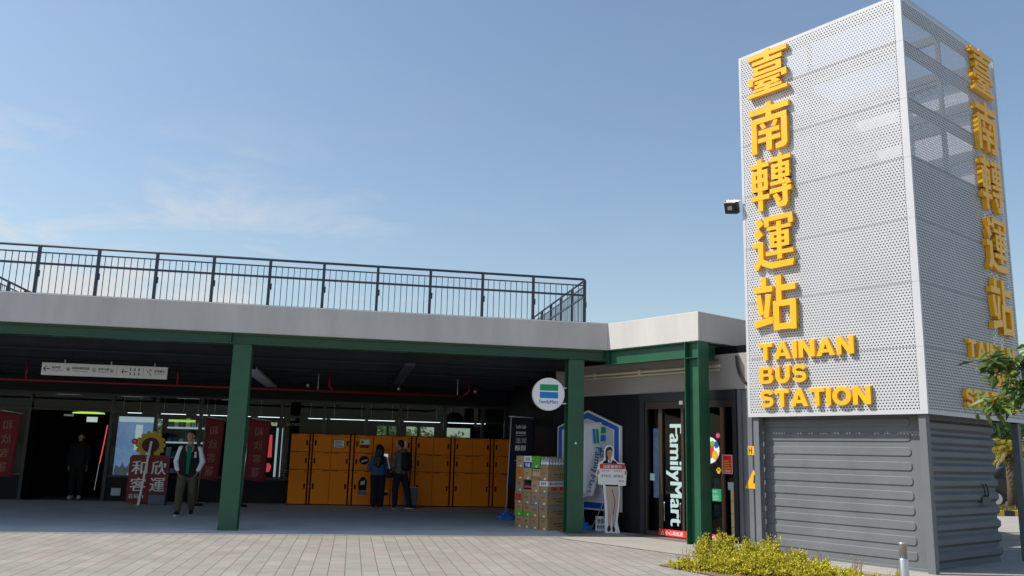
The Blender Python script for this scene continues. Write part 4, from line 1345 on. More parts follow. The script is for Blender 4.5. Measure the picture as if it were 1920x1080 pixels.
text(q, '客', None, T((-0.40, -0.001, 0.31)) @ FRONT, depth=0.003, fit=0.36, h=0.33, bold=0.02)
text(q, '運', None, T((0.06, -0.001, 0.31)) @ FRONT, depth=0.003, fit=0.34, h=0.33, bold=0.02)
text(q, '在站內', None, T((-0.41, -0.001, 0.14)) @ FRONT, depth=0.003, fit=0.34, h=0.11, bold=0.015)
q.build('lettering', rb, world=False)
q = MB()
q.use('flower')
for k in range(14):
    a_ = 2 * math.pi * k / 14
    cx, cz = -0.02 + 0.255 * math.cos(a_), 1.435 + 0.245 * math.sin(a_)
    if cz < 1.2:
        continue
    pts = []
    for j in range(14):
        b_ = 2 * math.pi * j / 14
        rr_ = 0.088 * (1 + 0.25 * math.cos(b_))
        pts.append((cx + rr_ * math.cos(b_) * math.cos(a_) - 0.07 * math.sin(b_) * math.sin(a_), cz + rr_ * math.cos(b_) * math.sin(a_) + 0.07 * math.sin(b_) * math.cos(a_)))
    q.prism(pts, 0.004 + 0.0007 * k, 0.022 + 0.0005 * k, 'y')
q.build('petals', rb, world=False)
q = MB().use('seed').disc_y(-0.02, 1.435, 0.205, 0.185, -0.002, 0.015)
q.build('flower_centre', rb, world=False)
q = MB().use('cred').disc_y(-0.40, 1.52, 0.075, 0.07, 0.0, 0.015, 20)
q.use('signgrey').prism([(-0.40, 1.485), (-0.365, 1.52), (-0.375, 1.545), (-0.40, 1.53), (-0.425, 1.545), (-0.435, 1.52)], -0.002, -0.0003, 'y')
q.build('heart_badge', rb, world=False)
MB().use('black').box(-0.3, 0.3, 0.031, 0.30, 0.0, 0.04).build('foot', rb, world=False)
q = MB().use('white').box(-0.025, 0.025, -0.012, 0.012, 0, 1.55)
o = q.build('leaning_batten'); o.location = (-5.02, 22.55, 0.0); o.rotation_euler = (R(-9), R(4.0), 0)
tag(o, 'pale square batten leaning across the front of the red board', 'batten')
q = MB().use('case').box(-0.20, 0.20, -0.10, 0.10, 0, 0.26)
o = q.build('plastic_crate', bevel=0.02); o.location = (-4.62, 22.72, 0)
tag(o, 'small blue grey plastic crate at the foot of the red board', 'crate')

# ---------------------------------------------------------------- water-base flags
def water_base(parent):
    q = MB().use('blueplas')
    q.prism(rrect(-0.19, 0.19, -0.14, 0.14, 0.07), 0, 0.10, 'z')
    q.prism(rrect(-0.10, 0.10, -0.09, 0.09, 0.05), 0.098, 0.15, 'z')
    q.tube([(0, 0, 0.149), (0, 0, 0.26)], [0.035, 0.025], 10)
    q.build('water_base', parent, world=False, bevel=0.018, segs=2)
bf = thing('black_flag', 'black cafe flag with white lettering on a pole with a blue water base', 'flag', (3.47, 19.4, 0), 0.0)
water_base(bf)
q = MB().use('signgrey'); q.smooth = True
q.tube([(0.0, 0, 0.24), (0.07, 0, 2.28)], [0.012, 0.012], 8)
q.build('pole', bf, world=False)
q = MB().use('signgrey'); q.smooth = True
q.tube([(0.0, 0, 2.29), (0.60, 0, 2.27)], 0.011, 8)
q.build('arm', bf, world=False)
q = MB().use('navy')
vs = []
for k in range(13):
    for i in range(9):
        u, v = i / 8, k / 12
        vs.append((0.075 - 0.035 * v + u * 0.55, 0.02 * math.sin(5 * u + 3 * v), 2.26 - v * 1.56))
q.smooth = True
q.add(vs, [(k * 9 + i, k * 9 + i + 1, (k + 1) * 9 + i + 1, (k + 1) * 9 + i) for k in range(12) for i in range(8)])
o = q.build('cloth', bf, world=False)
o.modifiers.new('thick', 'SOLIDIFY').thickness = 0.004
q = MB().use('white')
text(q, "Let's Café", None, T((0.19, -0.030, 2.02)) @ FRONT, depth=0.002, fit=0.22, h=0.085, bold=0.01)
text(q, '經典研磨', None, T((0.18, -0.030, 1.895)) @ FRONT, depth=0.002, fit=0.23, h=0.06, bold=0.01)
q.box(0.17, 0.42, -0.032, -0.029, 1.862, 1.868)
text(q, '醇厚', None, T((0.17, -0.030, 1.52)) @ FRONT, depth=0.002, fit=0.25, h=0.125, bold=0.025)
q.box(0.15, 0.42, -0.032, -0.029, 1.30, 1.305)
q.use('signgrey')
text(q, '溫潤', None, T((0.17, -0.030, 1.69)) @ FRONT, depth=0.002, fit=0.25, h=0.12)
q.build('lettering', o, world=False)
wf = thing('white_flag', 'white furled store flag with blue sideways lettering on a blue water base', 'flag', (4.60, 16.95, 0))
water_base(wf)
q = MB().use('signgrey'); q.smooth = True
q.tube([(0.0, 0, 0.24), (-0.06, 0, 2.31)], 0.012, 8)
q.build('pole', wf, world=False)
q = MB().use('clothwht')
vs = []
prof = [(0.0, 0.40), (0.12, 0.43), (0.25, 0.46), (0.40, 0.45), (0.50, 0.41), (0.62, 0.35), (0.75, 0.29), (0.88, 0.25), (1.0, 0.20)]
for v, w_ in prof:
    for i in range(13):
        u = i / 12
        vs.append((-0.02 + u * w_ + 0.0 * v, -0.05 + 0.035 * math.sin(7 * u + 5 * v) * u + 0.02 * math.sin(3 * v), 2.10 - v * 1.46 + 0.03 * u))
q.smooth = True
q.add(vs, [(k * 13 + i, k * 13 + i + 1, (k + 1) * 13 + i + 1, (k + 1) * 13 + i) for k in range(8) for i in range(12)])
o = q.build('cloth', wf, world=False)
o.modifiers.new('thick', 'SOLIDIFY').thickness = 0.004
q = MB().use('fmgreen')
q.prism([(0.235, 1.70), (0.29, 1.69), (0.27, 1.98), (0.215, 1.99)], -0.105, -0.101, 'y')
q.use('fmblue').prism([(0.165, 1.70), (0.22, 1.69), (0.20, 1.98), (0.145, 1.99)], -0.1052, -0.1012, 'y')
q.use('fmtext')
text(q, 'Family', None, T((0.175, -0.102, 1.63)) @ Matrix.Rotation(R(0), 4, 'Z') @ Matrix.Rotation(R(7), 4, 'Y') @ DOWN, depth=0.002, fit=0.52, h=0.17, bold=0.015)
text(q, 'Mart', None, T((0.12, -0.102, 1.08)) @ Matrix.Rotation(R(13), 4, 'Y') @ DOWN, depth=0.002, fit=0.36, h=0.10, bold=0.012)
q.build('lettering', o, world=False)

# ---------------------------------------------------------------- house shaped wall sign
hg = thing('house_sign', 'large house shaped grey sign with blue and white border on the black store wall', 'sign', (WO[0], WO[1], 0), TH)
def house(q, inset, y0, y1):
    x0, x1, zb, ze, za = -3.44 + inset, -1.60 - inset, 0.38 + inset, 2.04 - inset * 0.45, 2.375 - inset * 1.1
    q.prism([(x0, zb), (x1, zb), (x1, ze), ((x0 + x1) / 2, za), (x0, ze)], y0, y1, 'y')
q = MB().use('white'); house(q, 0, -0.09, -0.02); q.build('backing', hg, world=False, bevel=0.005)
q = MB().use('signblue'); house(q, 0.035, -0.096, -0.0905); q.build('blue_border', hg, world=False)
q = MB().use('white'); house(q, 0.155, -0.100, -0.0965); q.build('inner_line', hg, world=False)
q = MB().use('signgrey'); house(q, 0.175, -0.104, -0.1005); q.build('face', hg, world=False)
MB().use('fmgreen').box(-2.78, -1.98, -0.108, -0.1045, 1.90, 2.03).build('green_bar', hg, world=False)
MB().use('fmblue').box(-2.78, -1.98, -0.108, -0.1045, 1.74, 1.87).build('blue_bar', hg, world=False)
q = MB().use('fmtext')
text(q, 'FamilyMart', None, T((-2.95, -0.105, 1.36)) @ FRONT, depth=0.002, fit=1.15, h=0.26, bold=0.014)
q.build('lettering', hg, world=False)
q = MB().use('fmgreen').prism([(-2.10, 0.88), (-1.98, 0.98), (-1.92, 0.92), (-2.06, 0.80)], -0.108, -0.1046, 'y')
q.use('signblue').prism([(-2.06, 0.79), (-1.91, 0.91), (-1.86, 0.80), (-1.94, 0.68)], -0.1082, -0.1047, 'y')
q.build('emblem', hg, world=False)

# ---------------------------------------------------------------- round lightbox on the post
rs = thing('round_sign', 'round white store lightbox bracketed to the right hand green post', 'sign', (3.675, 16.22, 2.60))
q = MB().use('white').disc_y(0, 0, 0.315, 0.315, -0.055, 0.055, 56)
q.build('box', rs, world=False, bevel=0.006)
q = MB().use('signw').disc_y(0, 0, 0.295, 0.295, -0.0585, -0.0555, 56)
q.build('face', rs, world=False)
MB().use('fmgreen').box(-0.18, 0.18, -0.0615, -0.059, 0.065, 0.185).build('green_bar', rs, world=False)
MB().use('fmblue').box(-0.18, 0.18, -0.0615, -0.059, -0.08, 0.04).build('blue_bar', rs, world=False)
q = MB().use('fmtext')
text(q, 'FamilyMart', None, T((-0.185, -0.0595, -0.20)) @ FRONT, depth=0.002, fit=0.37, h=0.085, bold=0.012)
q.build('lettering', rs, world=False)
for z in (0.13, -0.17):
    MB().use('silver').box(0.27, 0.368, -0.015, 0.015, z - 0.012, z + 0.012).build('bracket', rs, world=False)

# ---------------------------------------------------------------- standee
sd = thing('cardboard_standee', 'life size flat cardboard standee of a smiling woman holding a pink price board', 'standee', (4.98, 16.27, 0), R(-3))
def cpt(x, y):
    return ((x - 500) / 419.0, (1045 - y) / 419.0)
def cpoly(pts):
    p = [cpt(*v) for v in pts]
    ar = sum(p[i][0] * p[(i + 1) % len(p)][1] - p[(i + 1) % len(p)][0] * p[i][1] for i in range(len(p)))
    return p if ar > 0 else p[::-1]
q = MB().use('white').prism(cpoly([(440, 1044), (442, 900), (438, 800), (425, 668), (383, 660), (383, 600), (366, 590), (364, 570), (376, 540), (388, 490), (425, 472), (434, 440), (432, 395), (442, 365), (465, 350), (492, 352), (510, 375), (514, 420), (512, 455), (550, 488), (605, 492), (612, 535), (625, 560), (620, 590), (615, 668), (562, 672), (566, 720), (558, 850), (545, 950), (567, 1044)]), 0, 0.012, 'y')
q.build('card', sd, world=False)
q = MB()
def layer(m, pts, k):
    q.use(m).prism(cpoly(pts), -0.0012 - 0.0006 * k, -0.0002 - 0.0003 * k, 'y')
layer('hair', [(446, 470), (442, 400), (452, 372), (475, 358), (498, 366), (504, 392), (500, 420), (478, 470)], 0)
layer('skin', [(455, 400), (462, 385), (490, 380), (502, 400), (502, 430), (490, 452), (472, 452), (460, 435)], 1)
layer('skin', [(468, 448), (488, 448), (492, 475), (466, 475)], 0.5)
layer('hair', [(455, 402), (462, 378), (492, 372), (501, 396), (485, 386), (468, 392)], 2)
layer('cred', [(474, 437), (490, 437), (485, 443), (478, 443)], 3)
layer('hair', [(467, 410), (475, 408), (475, 412), (467, 413)], 3.5)
layer('hair', [(486, 408), (495, 409), (495, 412), (486, 412)], 3.6)
layer('navy', [(416, 497), (432, 476), (466, 462), (480, 482), (495, 462), (530, 478), (547, 497)], 2.6)
layer('white', [(462, 462), (470, 466), (480, 490), (470, 488)], 4)
layer('white', [(496, 462), (502, 468), (490, 490), (482, 488)], 4.1)
layer('signw', [(385, 538), (613, 538), (613, 664), (385, 660)], 5)
layer('cred', [(397, 500), (606, 497), (606, 538), (397, 538)], 5.2)
layer('skin', [(376, 548), (392, 545), (396, 575), (384, 590), (370, 578)], 6)
layer('skin', [(612, 548), (622, 560), (616, 585), (604, 580), (604, 552)], 6.1)
layer('navy', [(445, 664), (552, 664), (552, 676), (445, 676)], 3)
layer('pinkbeige', [(446, 676), (552, 676), (556, 730), (545, 850), (526, 965), (500, 965), (497, 880), (490, 965), (466, 965), (462, 850), (448, 730)], 2.2)
layer('ink', [(498, 700), (503, 700), (528, 800), (512, 900), (507, 900), (522, 800)], 3.2)
layer('skin', [(470, 966), (488, 966), (486, 990), (472, 990)], 2.4)
layer('skin', [(502, 966), (522, 966), (520, 992), (504, 992)], 2.4)
layer('black', [(460, 1010), (468, 985), (488, 985), (490, 1015), (478, 1032), (464, 1028)], 3.4)
layer('black', [(500, 995), (520, 990), (527, 1015), (522, 1032), (506, 1030)], 3.4)
q.use('white')
text(q, '加盟優惠中', None, T((cpt(425, 0)[0], -0.0048, cpt(0, 532)[1])) @ FRONT, depth=0.001, fit=0.36, h=0.06, bold=0.012)
q.use('cred')
text(q, '最高現折', None, T((cpt(410, 0)[0], -0.0048, cpt(0, 560)[1])) @ FRONT, depth=0.001, fit=0.18, h=0.035)
text(q, '會員專享', None, T((cpt(512, 0)[0], -0.0048, cpt(0, 560)[1])) @ FRONT, depth=0.001, fit=0.18, h=0.035)
q.use('ink')
text(q, '每天省5元', None, T((cpt(410, 0)[0], -0.0048, cpt(0, 605)[1])) @ FRONT, depth=0.001, fit=0.19, h=0.055, bold=0.01)
text(q, '每天省9元', None, T((cpt(512, 0)[0], -0.0048, cpt(0, 605)[1])) @ FRONT, depth=0.001, fit=0.19, h=0.055, bold=0.01)
text(q, '請洽店', None, T((cpt(555, 0)[0], -0.0048, cpt(0, 640)[1])) @ FRONT, depth=0.001, fit=0.11, h=0.035)
q.build('print', sd, world=False)
q = MB().use('silver')
q.tube([(-0.15, 0.013, 0.60), (-0.36, 0.30, 0.01)], 0.008, 6)
q.tube([(-0.15, 0.013, 0.60), (-0.05, 0.42, 0.01)], 0.008, 6)
q.tube([(-0.36, 0.30, 0.012), (-0.05, 0.42, 0.012)], 0.007, 6)
q.build('prop_frame', sd, world=False)
ab = thing('small_signboard', 'small white lettered board standing on the floor behind the standee', 'sign', (4.86, 16.52, 0), R(-6))
MB().use('signw').box(-0.13, 0.15, 0, 0.02, 0.02, 0.30).build('board', ab, world=False, bevel=0.003)
q = MB().use('black')
text(q, '營業中', None, T((-0.10, -0.002, 0.17)) @ FRONT, depth=0.002, fit=0.20, h=0.08, bold=0.02)
text(q, '歡迎光臨', None, T((-0.10, -0.002, 0.07)) @ FRONT, depth=0.002, fit=0.20, h=0.06, bold=0.02)
q.build('lettering', ab, world=False)
MB().use('silver').box(-0.10, 0.12, 0.0205, 0.12, 0.0, 0.02).build('foot', ab, world=False)

# ---------------------------------------------------------------- carton stack
CK = Vector((3.80, 16.66, 0))
SF = Matrix.Translation(CK) @ Matrix.Rotation(TH, 4, 'Z')
colx = [(-1.00, -0.755), (-0.75, -0.505), (-0.50, -0.255), (-0.25, -0.005)]
rowz = 0.236
COLN = ['leftmost', 'second', 'third', 'corner']
ROWN = ['bottom', 'second up', 'third up', 'fourth up', 'fifth up', 'top']
spec = {  # (col,row): kind
 (0, 0): ('plain', ''), (0, 1): ('greenband', 'with a green lower band'), (0, 2): ('redpanel', 'with a red panel'), (0, 3): ('greybase', 'with a grey base band'), (0, 4): ('orange', 'printed orange'), (0, 5): ('plain2', 'pale and tall'),
 (1, 0): ('greenfoot', 'with a thin green foot band'), (1, 1): ('greenband', 'with a green lower band'), (1, 2): ('plain', ''), (1, 3): ('bottles', ''), (1, 4): ('plain2', ''), (1, 5): ('bluewhite', 'blue and white'),
 (2, 0): ('plain', ''), (2, 1): ('tapeband', 'with grey tape'), (2, 2): ('greytop', 'with a grey band'), (2, 3): ('plain2', ''), (2, 4): ('tan', ''), (2, 5): ('green', 'bright green'),
 (3, 0): ('plain', ''), (3, 1): ('tapeband', 'with grey tape'), (3, 2): ('tapeband', 'with grey tape'), (3, 3): ('label', 'with a white price strip'), (3, 4): ('plain', ''), (3, 5): ('water', ''),
}
for (c_, r_), (kd, extra) in spec.items():
    x0, x1 = colx[c_]
    z0 = r_ * rowz
    h_ = rowz - 0.003
    dep = 0.52
    jx, jy = rng.uniform(-0.004, 0.004), rng.uniform(-0.012, 0.008)
    loc = SF @ Vector(((x0 + x1) / 2 + jx, jy + dep / 2, z0 + 0.001))
    w2, d2 = (x1 - x0) / 2 - 0.004, dep / 2
    place = f'{ROWN[r_]} in the {COLN[c_]} column of the stack'
    if kd in ('bottles', 'water', 'tan'):
        nm = {'bottles': 'dark bottles with pink labels', 'water': 'clear water bottles', 'tan': 'tan capped drinks'}[kd]
        t_ = thing('bottle_pack', f'{nm}, {place}', 'drinks', loc, TH, 'drink packs in the carton stack')
        MB().use('card').box(-w2, w2, -d2, d2, 0, 0.05).build('tray', t_, world=False)
        nx, ny = 4, 7
        for i in range(nx):
            for j in range(ny):
                bx = -w2 + (i + 0.5) * 2 * w2 / nx
                by = -d2 + (j + 0.5) * 2 * d2 / ny
                q = MB(); q.smooth = True
                q.use('bottle' if kd == 'water' else ('black' if kd == 'bottles' else 'tan'))
                q.tube([(bx, by, 0.051), (bx, by, 0.14), (bx, by, 0.175), (bx, by, 0.195)], [0.027, 0.027, 0.014, 0.012], 8)
                q.use('pink' if kd == 'bottles' else ('white' if kd == 'water' else 'tan'))
                q.tube([(bx, by, 0.075), (bx, by, 0.12)], 0.0285, 8)
                q.use('black' if kd == 'bottles' else ('pink' if (kd == 'water' and i % 2) else 'white'))
                q.tube([(bx, by, 0.1955), (bx, by, 0.215)], 0.014, 8)
                q.build('bottle', t_, world=False)
        continue
    body = {'orange': 'corange', 'plain2': 'card2', 'green': 'cgreen', 'bluewhite': 'white'}.get(kd, 'card')
    t_ = thing('carton', f'carton {extra} {place}'.replace('  ', ' '), 'carton', loc, TH, 'cartons stacked beside the green post')
    MB().use(body).box(-w2, w2, -d2, d2, 0, h_).build('box', t_, world=False, bevel=0.004)
    e = 0.0015
    bands = {'greenband': ('cgreen', 0.0, 0.42), 'greybase': ('tape', 0.0, 0.4), 'greenfoot': ('cgreen', 0.0, 0.15), 'tapeband': ('tape', 0.72, 1.0), 'greytop': ('tape', 0.05, 0.55), 'redpanel': ('cred', 0.25, 0.85), 'label': ('white', 0.55, 0.98), 'bluewhite': ('cblue', 0.0, 0.5), 'green': ('cgreen', 0.85, 0.95)}
    if kd in bands:
        m_, a_, b_ = bands[kd]
        ins = 0.02 if kd == 'redpanel' else -e
        q = MB().use(m_).box(-w2 + ins, w2 - ins, -d2 - e, -d2 - 0.0002 if kd == 'redpanel' else d2 + e, h_ * a_ + 0.001, h_ * b_ - 0.001)
        if kd == 'redpanel':
            pass
        q.build('band', t_, world=False)
    q = MB().use('ink' if body not in ('cgreen',) else 'white')
    zc = h_ * rng.uniform(0.55, 0.75)
    if kd not in ('label', 'bluewhite', 'green', 'redpanel'):
        q.box(-0.05, 0.04, -d2 - 0.0028, -d2 - 0.0018, zc, zc + 0.012)
        q.box(-0.03, 0.02, -d2 - 0.0028, -d2 - 0.0018, zc - 0.025, zc - 0.018)
    if c_ == 3 and kd != 'label':
        for i in range(5):
            q.box(w2 + 0.0018, w2 + 0.0028, -0.10 + i * 0.07, -0.055 + i * 0.07, h_ * 0.5, h_ * 0.58)
        q.box(w2 + 0.0018, w2 + 0.0028, -0.02, 0.22, h_ * 0.3, h_ * 0.36)
    q.use('white').prism([(0.01 - 0.02, 0.02), (0.06, 0.015), (0.055, 0.05), (0.02, 0.055)], -d2 - 0.003, -d2 - 0.0019, 'y')  # white patch paints a reflection spot on the carton front
    if kd == 'bluewhite':
        text(q, '箱購', None, T((-0.07, -d2 - 0.0018, 0.03)) @ FRONT, depth=0.001, fit=0.14, h=0.07, bold=0.02)
        q.use('ink')
        text(q, '特價', None, T((-0.06, -d2 - 0.0018, 0.14)) @ FRONT, depth=0.001, fit=0.12, h=0.06)
    if kd == 'label':
        q.use('cblue')
        text(q, '箱購價', None, T((-0.09, -d2 - 0.0018, 0.155)) @ FRONT, depth=0.001, fit=0.16, h=0.05, bold=0.01)
        q.M = T((w2 + 0.0018, 0, 0)) @ Matrix.Rotation(R(90), 4, 'Z') @ T((0, 0.0, 0))
        text(q, '第2箱特惠', None, T((-0.22, -0.0003, 0.155)) @ FRONT, depth=0.001, fit=0.40, h=0.05, bold=0.01)
        q.use('cred')
        q.box(-0.16, -0.02, -0.001, -0.0002, 0.05, 0.115); q.box(0.06, 0.2, -0.001, -0.0002, 0.05, 0.115)
        q.M = None
    q.build('print', t_, world=False)

# ================================================================ PEOPLE
def cap(q, p0, r0, p1, r1, n=14):
    """tapered closed limb with round ends"""
    p0, p1 = Vector(p0), Vector(p1)
    d = p1 - p0
    L = d.length
    d = d / L if L > 1e-6 else Vector((0, 0, 1))
    path, rs = [], []
    for k in range(5):
        t = math.pi / 2 * (k / 4)
        path.append(p0 - d * r0 * math.cos(t)); rs.append(max(1e-3, r0 * math.sin(t)))
    for k in range(1, 4):
        path.append(p0 + d * L * k / 4); rs.append(r0 + (r1 - r0) * k / 4)
    for k in range(5):
        t = math.pi / 2 * (1 - k / 4)
        path.append(p1 + d * r1 * math.cos(t)); rs.append(max(1e-3, r1 * math.sin(t)))
    q.tube(path, rs, n)
def ellr(q, c, r, rot=None):
    old = q.M
    m = T(c) if rot is None else T(c) @ rot
    q.M = m if old is None else old @ m
    q.ell((0, 0, 0), r, 18, 12)
    q.M = old
def melt(q, name, parent, material, voxel=0.012, smooth=3):
    """fuse the overlapping limbs into one continuous surface"""
    o = q.build('tmp')
    r_ = o.modifiers.new('r', 'REMESH'); r_.mode = 'VOXEL'; r_.voxel_size = voxel
    s_ = o.modifiers.new('s', 'SMOOTH'); s_.factor = 0.5; s_.iterations = smooth
    bpy.context.view_layer.update()
    dg = bpy.context.evaluated_depsgraph_get()
    me = bpy.data.meshes.new_from_object(o.evaluated_get(dg))
    bpy.data.objects.remove(o)
    me.name = name
    me.materials.clear()
    me.materials.append(M[material])
    for p in me.polygons:
        p.use_smooth = True
    ob = bpy.data.objects.new(name, me)
    COL.objects.link(ob)
    ob.parent = parent
    return ob
def hand(q, wrist, direc, curl, side, s_=1.0):
    """palm, four bent fingers and a thumb; direc = palm direction, curl = the way the fingers bend, side = thumb side"""
    w = Vector(wrist); d = Vector(direc).normalized(); c = Vector(curl).normalized(); t = Vector(side).normalized()
    pc = w + d * 0.045 * s_
    for k in (-1, 0, 1):
        cap(q, w + t * 0.014 * k * s_, 0.017 * s_, w + d * 0.085 * s_ + t * 0.022 * k * s_, 0.014 * s_, 8)
    for k, L in enumerate((0.066, 0.076, 0.072, 0.056)):
        b0 = w + d * 0.088 * s_ + t * (0.031 - 0.020 * k) * s_
        m = b0 + (d * 0.8 + c * 0.5).normalized() * L * 0.5 * s_
        e = m + (d * 0.3 + c * 0.95).normalized() * L * 0.5 * s_
        cap(q, b0, 0.0095 * s_, m, 0.0088 * s_, 8)
        cap(q, m, 0.0088 * s_, e, 0.0075 * s_, 8)
    b0 = w + d * 0.03 * s_ + t * 0.025 * s_
    m = b0 + (d * 0.5 + t * 0.8 + c * 0.2).normalized() * 0.04 * s_
    e = m + (d * 0.8 + t * 0.1 + c * 0.5).normalized() * 0.032 * s_
    cap(q, b0, 0.013 * s_, m, 0.0105 * s_, 8)
    cap(q, m, 0.0105 * s_, e, 0.0085 * s_, 8)
def head(q, c, yaw, pitch, s_=1.0):
    """skull, jaw, nose, brows, lips, ears; face looks along local -Y"""
    old = q.M
    m = T(c) @ Matrix.Rotation(yaw, 4, 'Z') @ Matrix.Rotation(pitch, 4, 'X')
    q.M = m if old is None else old @ m
    q.ell((0, 0.012 * s_, 0.025 * s_), (0.075 * s_, 0.094 * s_, 0.095 * s_), 20, 14)
    q.ell((0, -0.022 * s_, -0.055 * s_), (0.055 * s_, 0.062 * s_, 0.065 * s_), 16, 10)
    q.ell((0, -0.062 * s_, -0.098 * s_), (0.024 * s_, 0.020 * s_, 0.018 * s_), 10, 8)
    cap(q, (0, -0.082 * s_, 0.0), 0.009 * s_, (0, -0.103 * s_, -0.034 * s_), 0.014 * s_, 8)
    for sx in (1, -1):
        q.ell((sx * 0.077 * s_, 0.012 * s_, -0.01 * s_), (0.010 * s_, 0.020 * s_, 0.032 * s_), 8, 8)
        q.ell((sx * 0.03 * s_, -0.083 * s_, 0.022 * s_), (0.024 * s_, 0.010 * s_, 0.007 * s_), 8, 6)
        q.ell((sx * 0.042 * s_, -0.066 * s_, -0.028 * s_), (0.02 * s_, 0.018 * s_, 0.018 * s_), 8, 6)
    q.ell((0, -0.082 * s_, -0.064 * s_), (0.023 * s_, 0.010 * s_, 0.008 * s_), 8, 6)
    q.ell((0, -0.080 * s_, -0.076 * s_), (0.019 * s_, 0.010 * s_, 0.008 * s_), 8, 6)
    q.M = old
    return m
def face_bits(parent, m, s_=1.0):
    q = MB().use('white'); q.M = m
    for sx in (1, -1):
        q.use('clothwht').ell((sx * 0.030 * s_, -0.080 * s_, 0.003 * s_), (0.012 * s_, 0.008 * s_, 0.006 * s_), 8, 6)
        q.use('hair').ell((sx * 0.030 * s_, -0.0865 * s_, 0.003 * s_), (0.0055 * s_, 0.003 * s_, 0.0055 * s_), 8, 6)
        q.use('hair').ell((sx * 0.031 * s_, -0.091 * s_, 0.026 * s_), (0.021 * s_, 0.004 * s_, 0.004 * s_), 8, 6)
    q.build('eyes', parent, world=False)
def shoe(parent, x, y, rz, sole='white', upper='clothblk', z=0.0, pitch=0.0, L=0.27):
    mtx = T((x, y, z)) @ Matrix.Rotation(rz, 4, 'Z') @ Matrix.Rotation(pitch, 4, 'X')
    q = MB(); q.M = mtx
    q.ell((0, -0.055, 0.045), (0.046, 0.11, 0.040), 14, 8)
    q.ell((0, 0.055, 0.055), (0.040, 0.075, 0.055), 14, 8)
    q.box(-0.038, 0.038, -0.14, 0.11, 0.012, 0.035)
    u = melt(q, 'shoe', parent, upper, 0.010, 2)
    q = MB().use(sole); q.M = mtx
    pts = []
    for k in range(20):
        a_ = 2 * math.pi * k / 20
        pts.append((0.047 * math.cos(a_) * (1.0 if math.sin(a_) < 0 else 0.86), -0.02 + 0.150 * math.sin(a_)))
    q.prism(pts, 0.0, 0.026, 'z')
    s2 = q.build('sole', u, world=False, bevel=0.004)
    return u

# --- man in the vest, walking towards the camera
mn = thing('person', 'person in black vest, white sleeves and khaki trousers walking with hands in pockets', 'person', (-3.42, 19.6, 0), R(4))
b = MB()
hm = head(b, (-0.005, -0.03, 1.655), R(-24), R(-9))
cap(b, (0, 0.0, 1.42), 0.066, (-0.003, -0.012, 1.57), 0.056)
cap(b, (-0.16, 0.0, 1.40), 0.055, (0.16, 0.0, 1.40), 0.055)
cap(b, (0, 0, 1.36), 0.13, (0, 0, 1.02), 0.12)
for sx in (1, -1):
    ey = 0.02 if sx > 0 else 0.07
    cap(b, (sx * 0.180, 0.0, 1.375), 0.050, (sx * 0.268, ey, 1.115), 0.040)
    cap(b, (sx * 0.268, ey, 1.115), 0.040, (sx * 0.215, -0.10, 0.94), 0.028)
    hand(b, (sx * 0.215, -0.10, 0.935), (-sx * 0.35, -0.1, -1), (-sx * 1, 0.2, -0.3), (0, -1, 0.1))
cap(b, (-0.09, 0, 0.90), 0.085, (-0.12, -0.09, 0.50), 0.060); cap(b, (-0.12, -0.09, 0.50), 0.058, (-0.13, -0.08, 0.09), 0.038)
cap(b, (0.09, 0, 0.90), 0.085, (0.105, 0.02, 0.50), 0.060); cap(b, (0.105, 0.02, 0.50), 0.058, (0.10, 0.22, 0.11), 0.038)
body = melt(b, 'body', mn, 'skin', 0.0105, 2)
face_bits(mn, hm)
h_ = MB(); h_.M = hm
h_.ell((0, 0.022, 0.052), (0.084, 0.098, 0.085), 20, 14)
h_.ell((0, -0.055, 0.088), (0.066, 0.045, 0.032), 14, 8)
h_.ell((0, 0.062, 0.0), (0.072, 0.052, 0.07), 14, 8)
melt(h_, 'hair', mn, 'hair', 0.010, 1)
v = MB()
cap(v, (-0.135, 0.015, 1.395), 0.072, (0.135, 0.015, 1.395), 0.072)
for sx in (1, -1):
    cap(v, (sx * 0.10, 0.01, 1.34), 0.110, (sx * 0.11, 0.01, 0.86), 0.112)
    cap(v, (sx * 0.045, -0.02, 1.30), 0.10, (sx * 0.07, -0.035, 0.86), 0.10)
cap(v, (0, 0.045, 1.36), 0.10, (0, 0.035, 0.88), 0.12)
cap(v, (-0.05, 0.05, 1.46), 0.038, (0.05, 0.05, 1.46), 0.038)
melt(v, 'vest', mn, 'clothblk', 0.014, 3)
v = MB()
v.prism([(-0.052, 1.44), (-0.028, 0.86), (0.022, 0.86), (0.050, 1.44), (0.03, 1.465), (0.0, 1.40), (-0.03, 1.465)][::-1], -0.155, -0.10, 'y')
sv = v.build('shirt', mn, 'clothgrn', world=False)
v = MB().use('signgrey')
v.prism([(0.10, 1.20), (0.15, 1.20), (0.15, 1.235), (0.135, 1.24), (0.15, 1.26), (0.145, 1.32), (0.105, 1.32), (0.10, 1.28), (0.118, 1.262), (0.10, 1.24)], -0.1335, -0.115, 'y')
v.build('chest_badge', mn, world=False)
for sx in (1, -1):
    v = MB()
    ey = 0.02 if sx > 0 else 0.07
    cap(v, (sx * 0.180, 0.0, 1.375), 0.070, (sx * 0.268, ey, 1.115), 0.060)
    cap(v, (sx * 0.268, ey, 1.115), 0.060, (sx * 0.225, -0.09, 0.965), 0.046)
    cap(v, (sx * 0.225, -0.09, 0.965), 0.044, (sx * 0.205, -0.105, 0.94), 0.040)
    melt(v, 'sleeve', mn, 'clothwht', 0.012, 3)
v = MB()
cap(v, (-0.07, 0, 0.90), 0.115, (0.07, 0, 0.90), 0.115)
cap(v, (-0.095, 0, 0.86), 0.112, (-0.125, -0.09, 0.50), 0.088); cap(v, (-0.125, -0.09, 0.50), 0.088, (-0.135, -0.085, 0.12), 0.074)
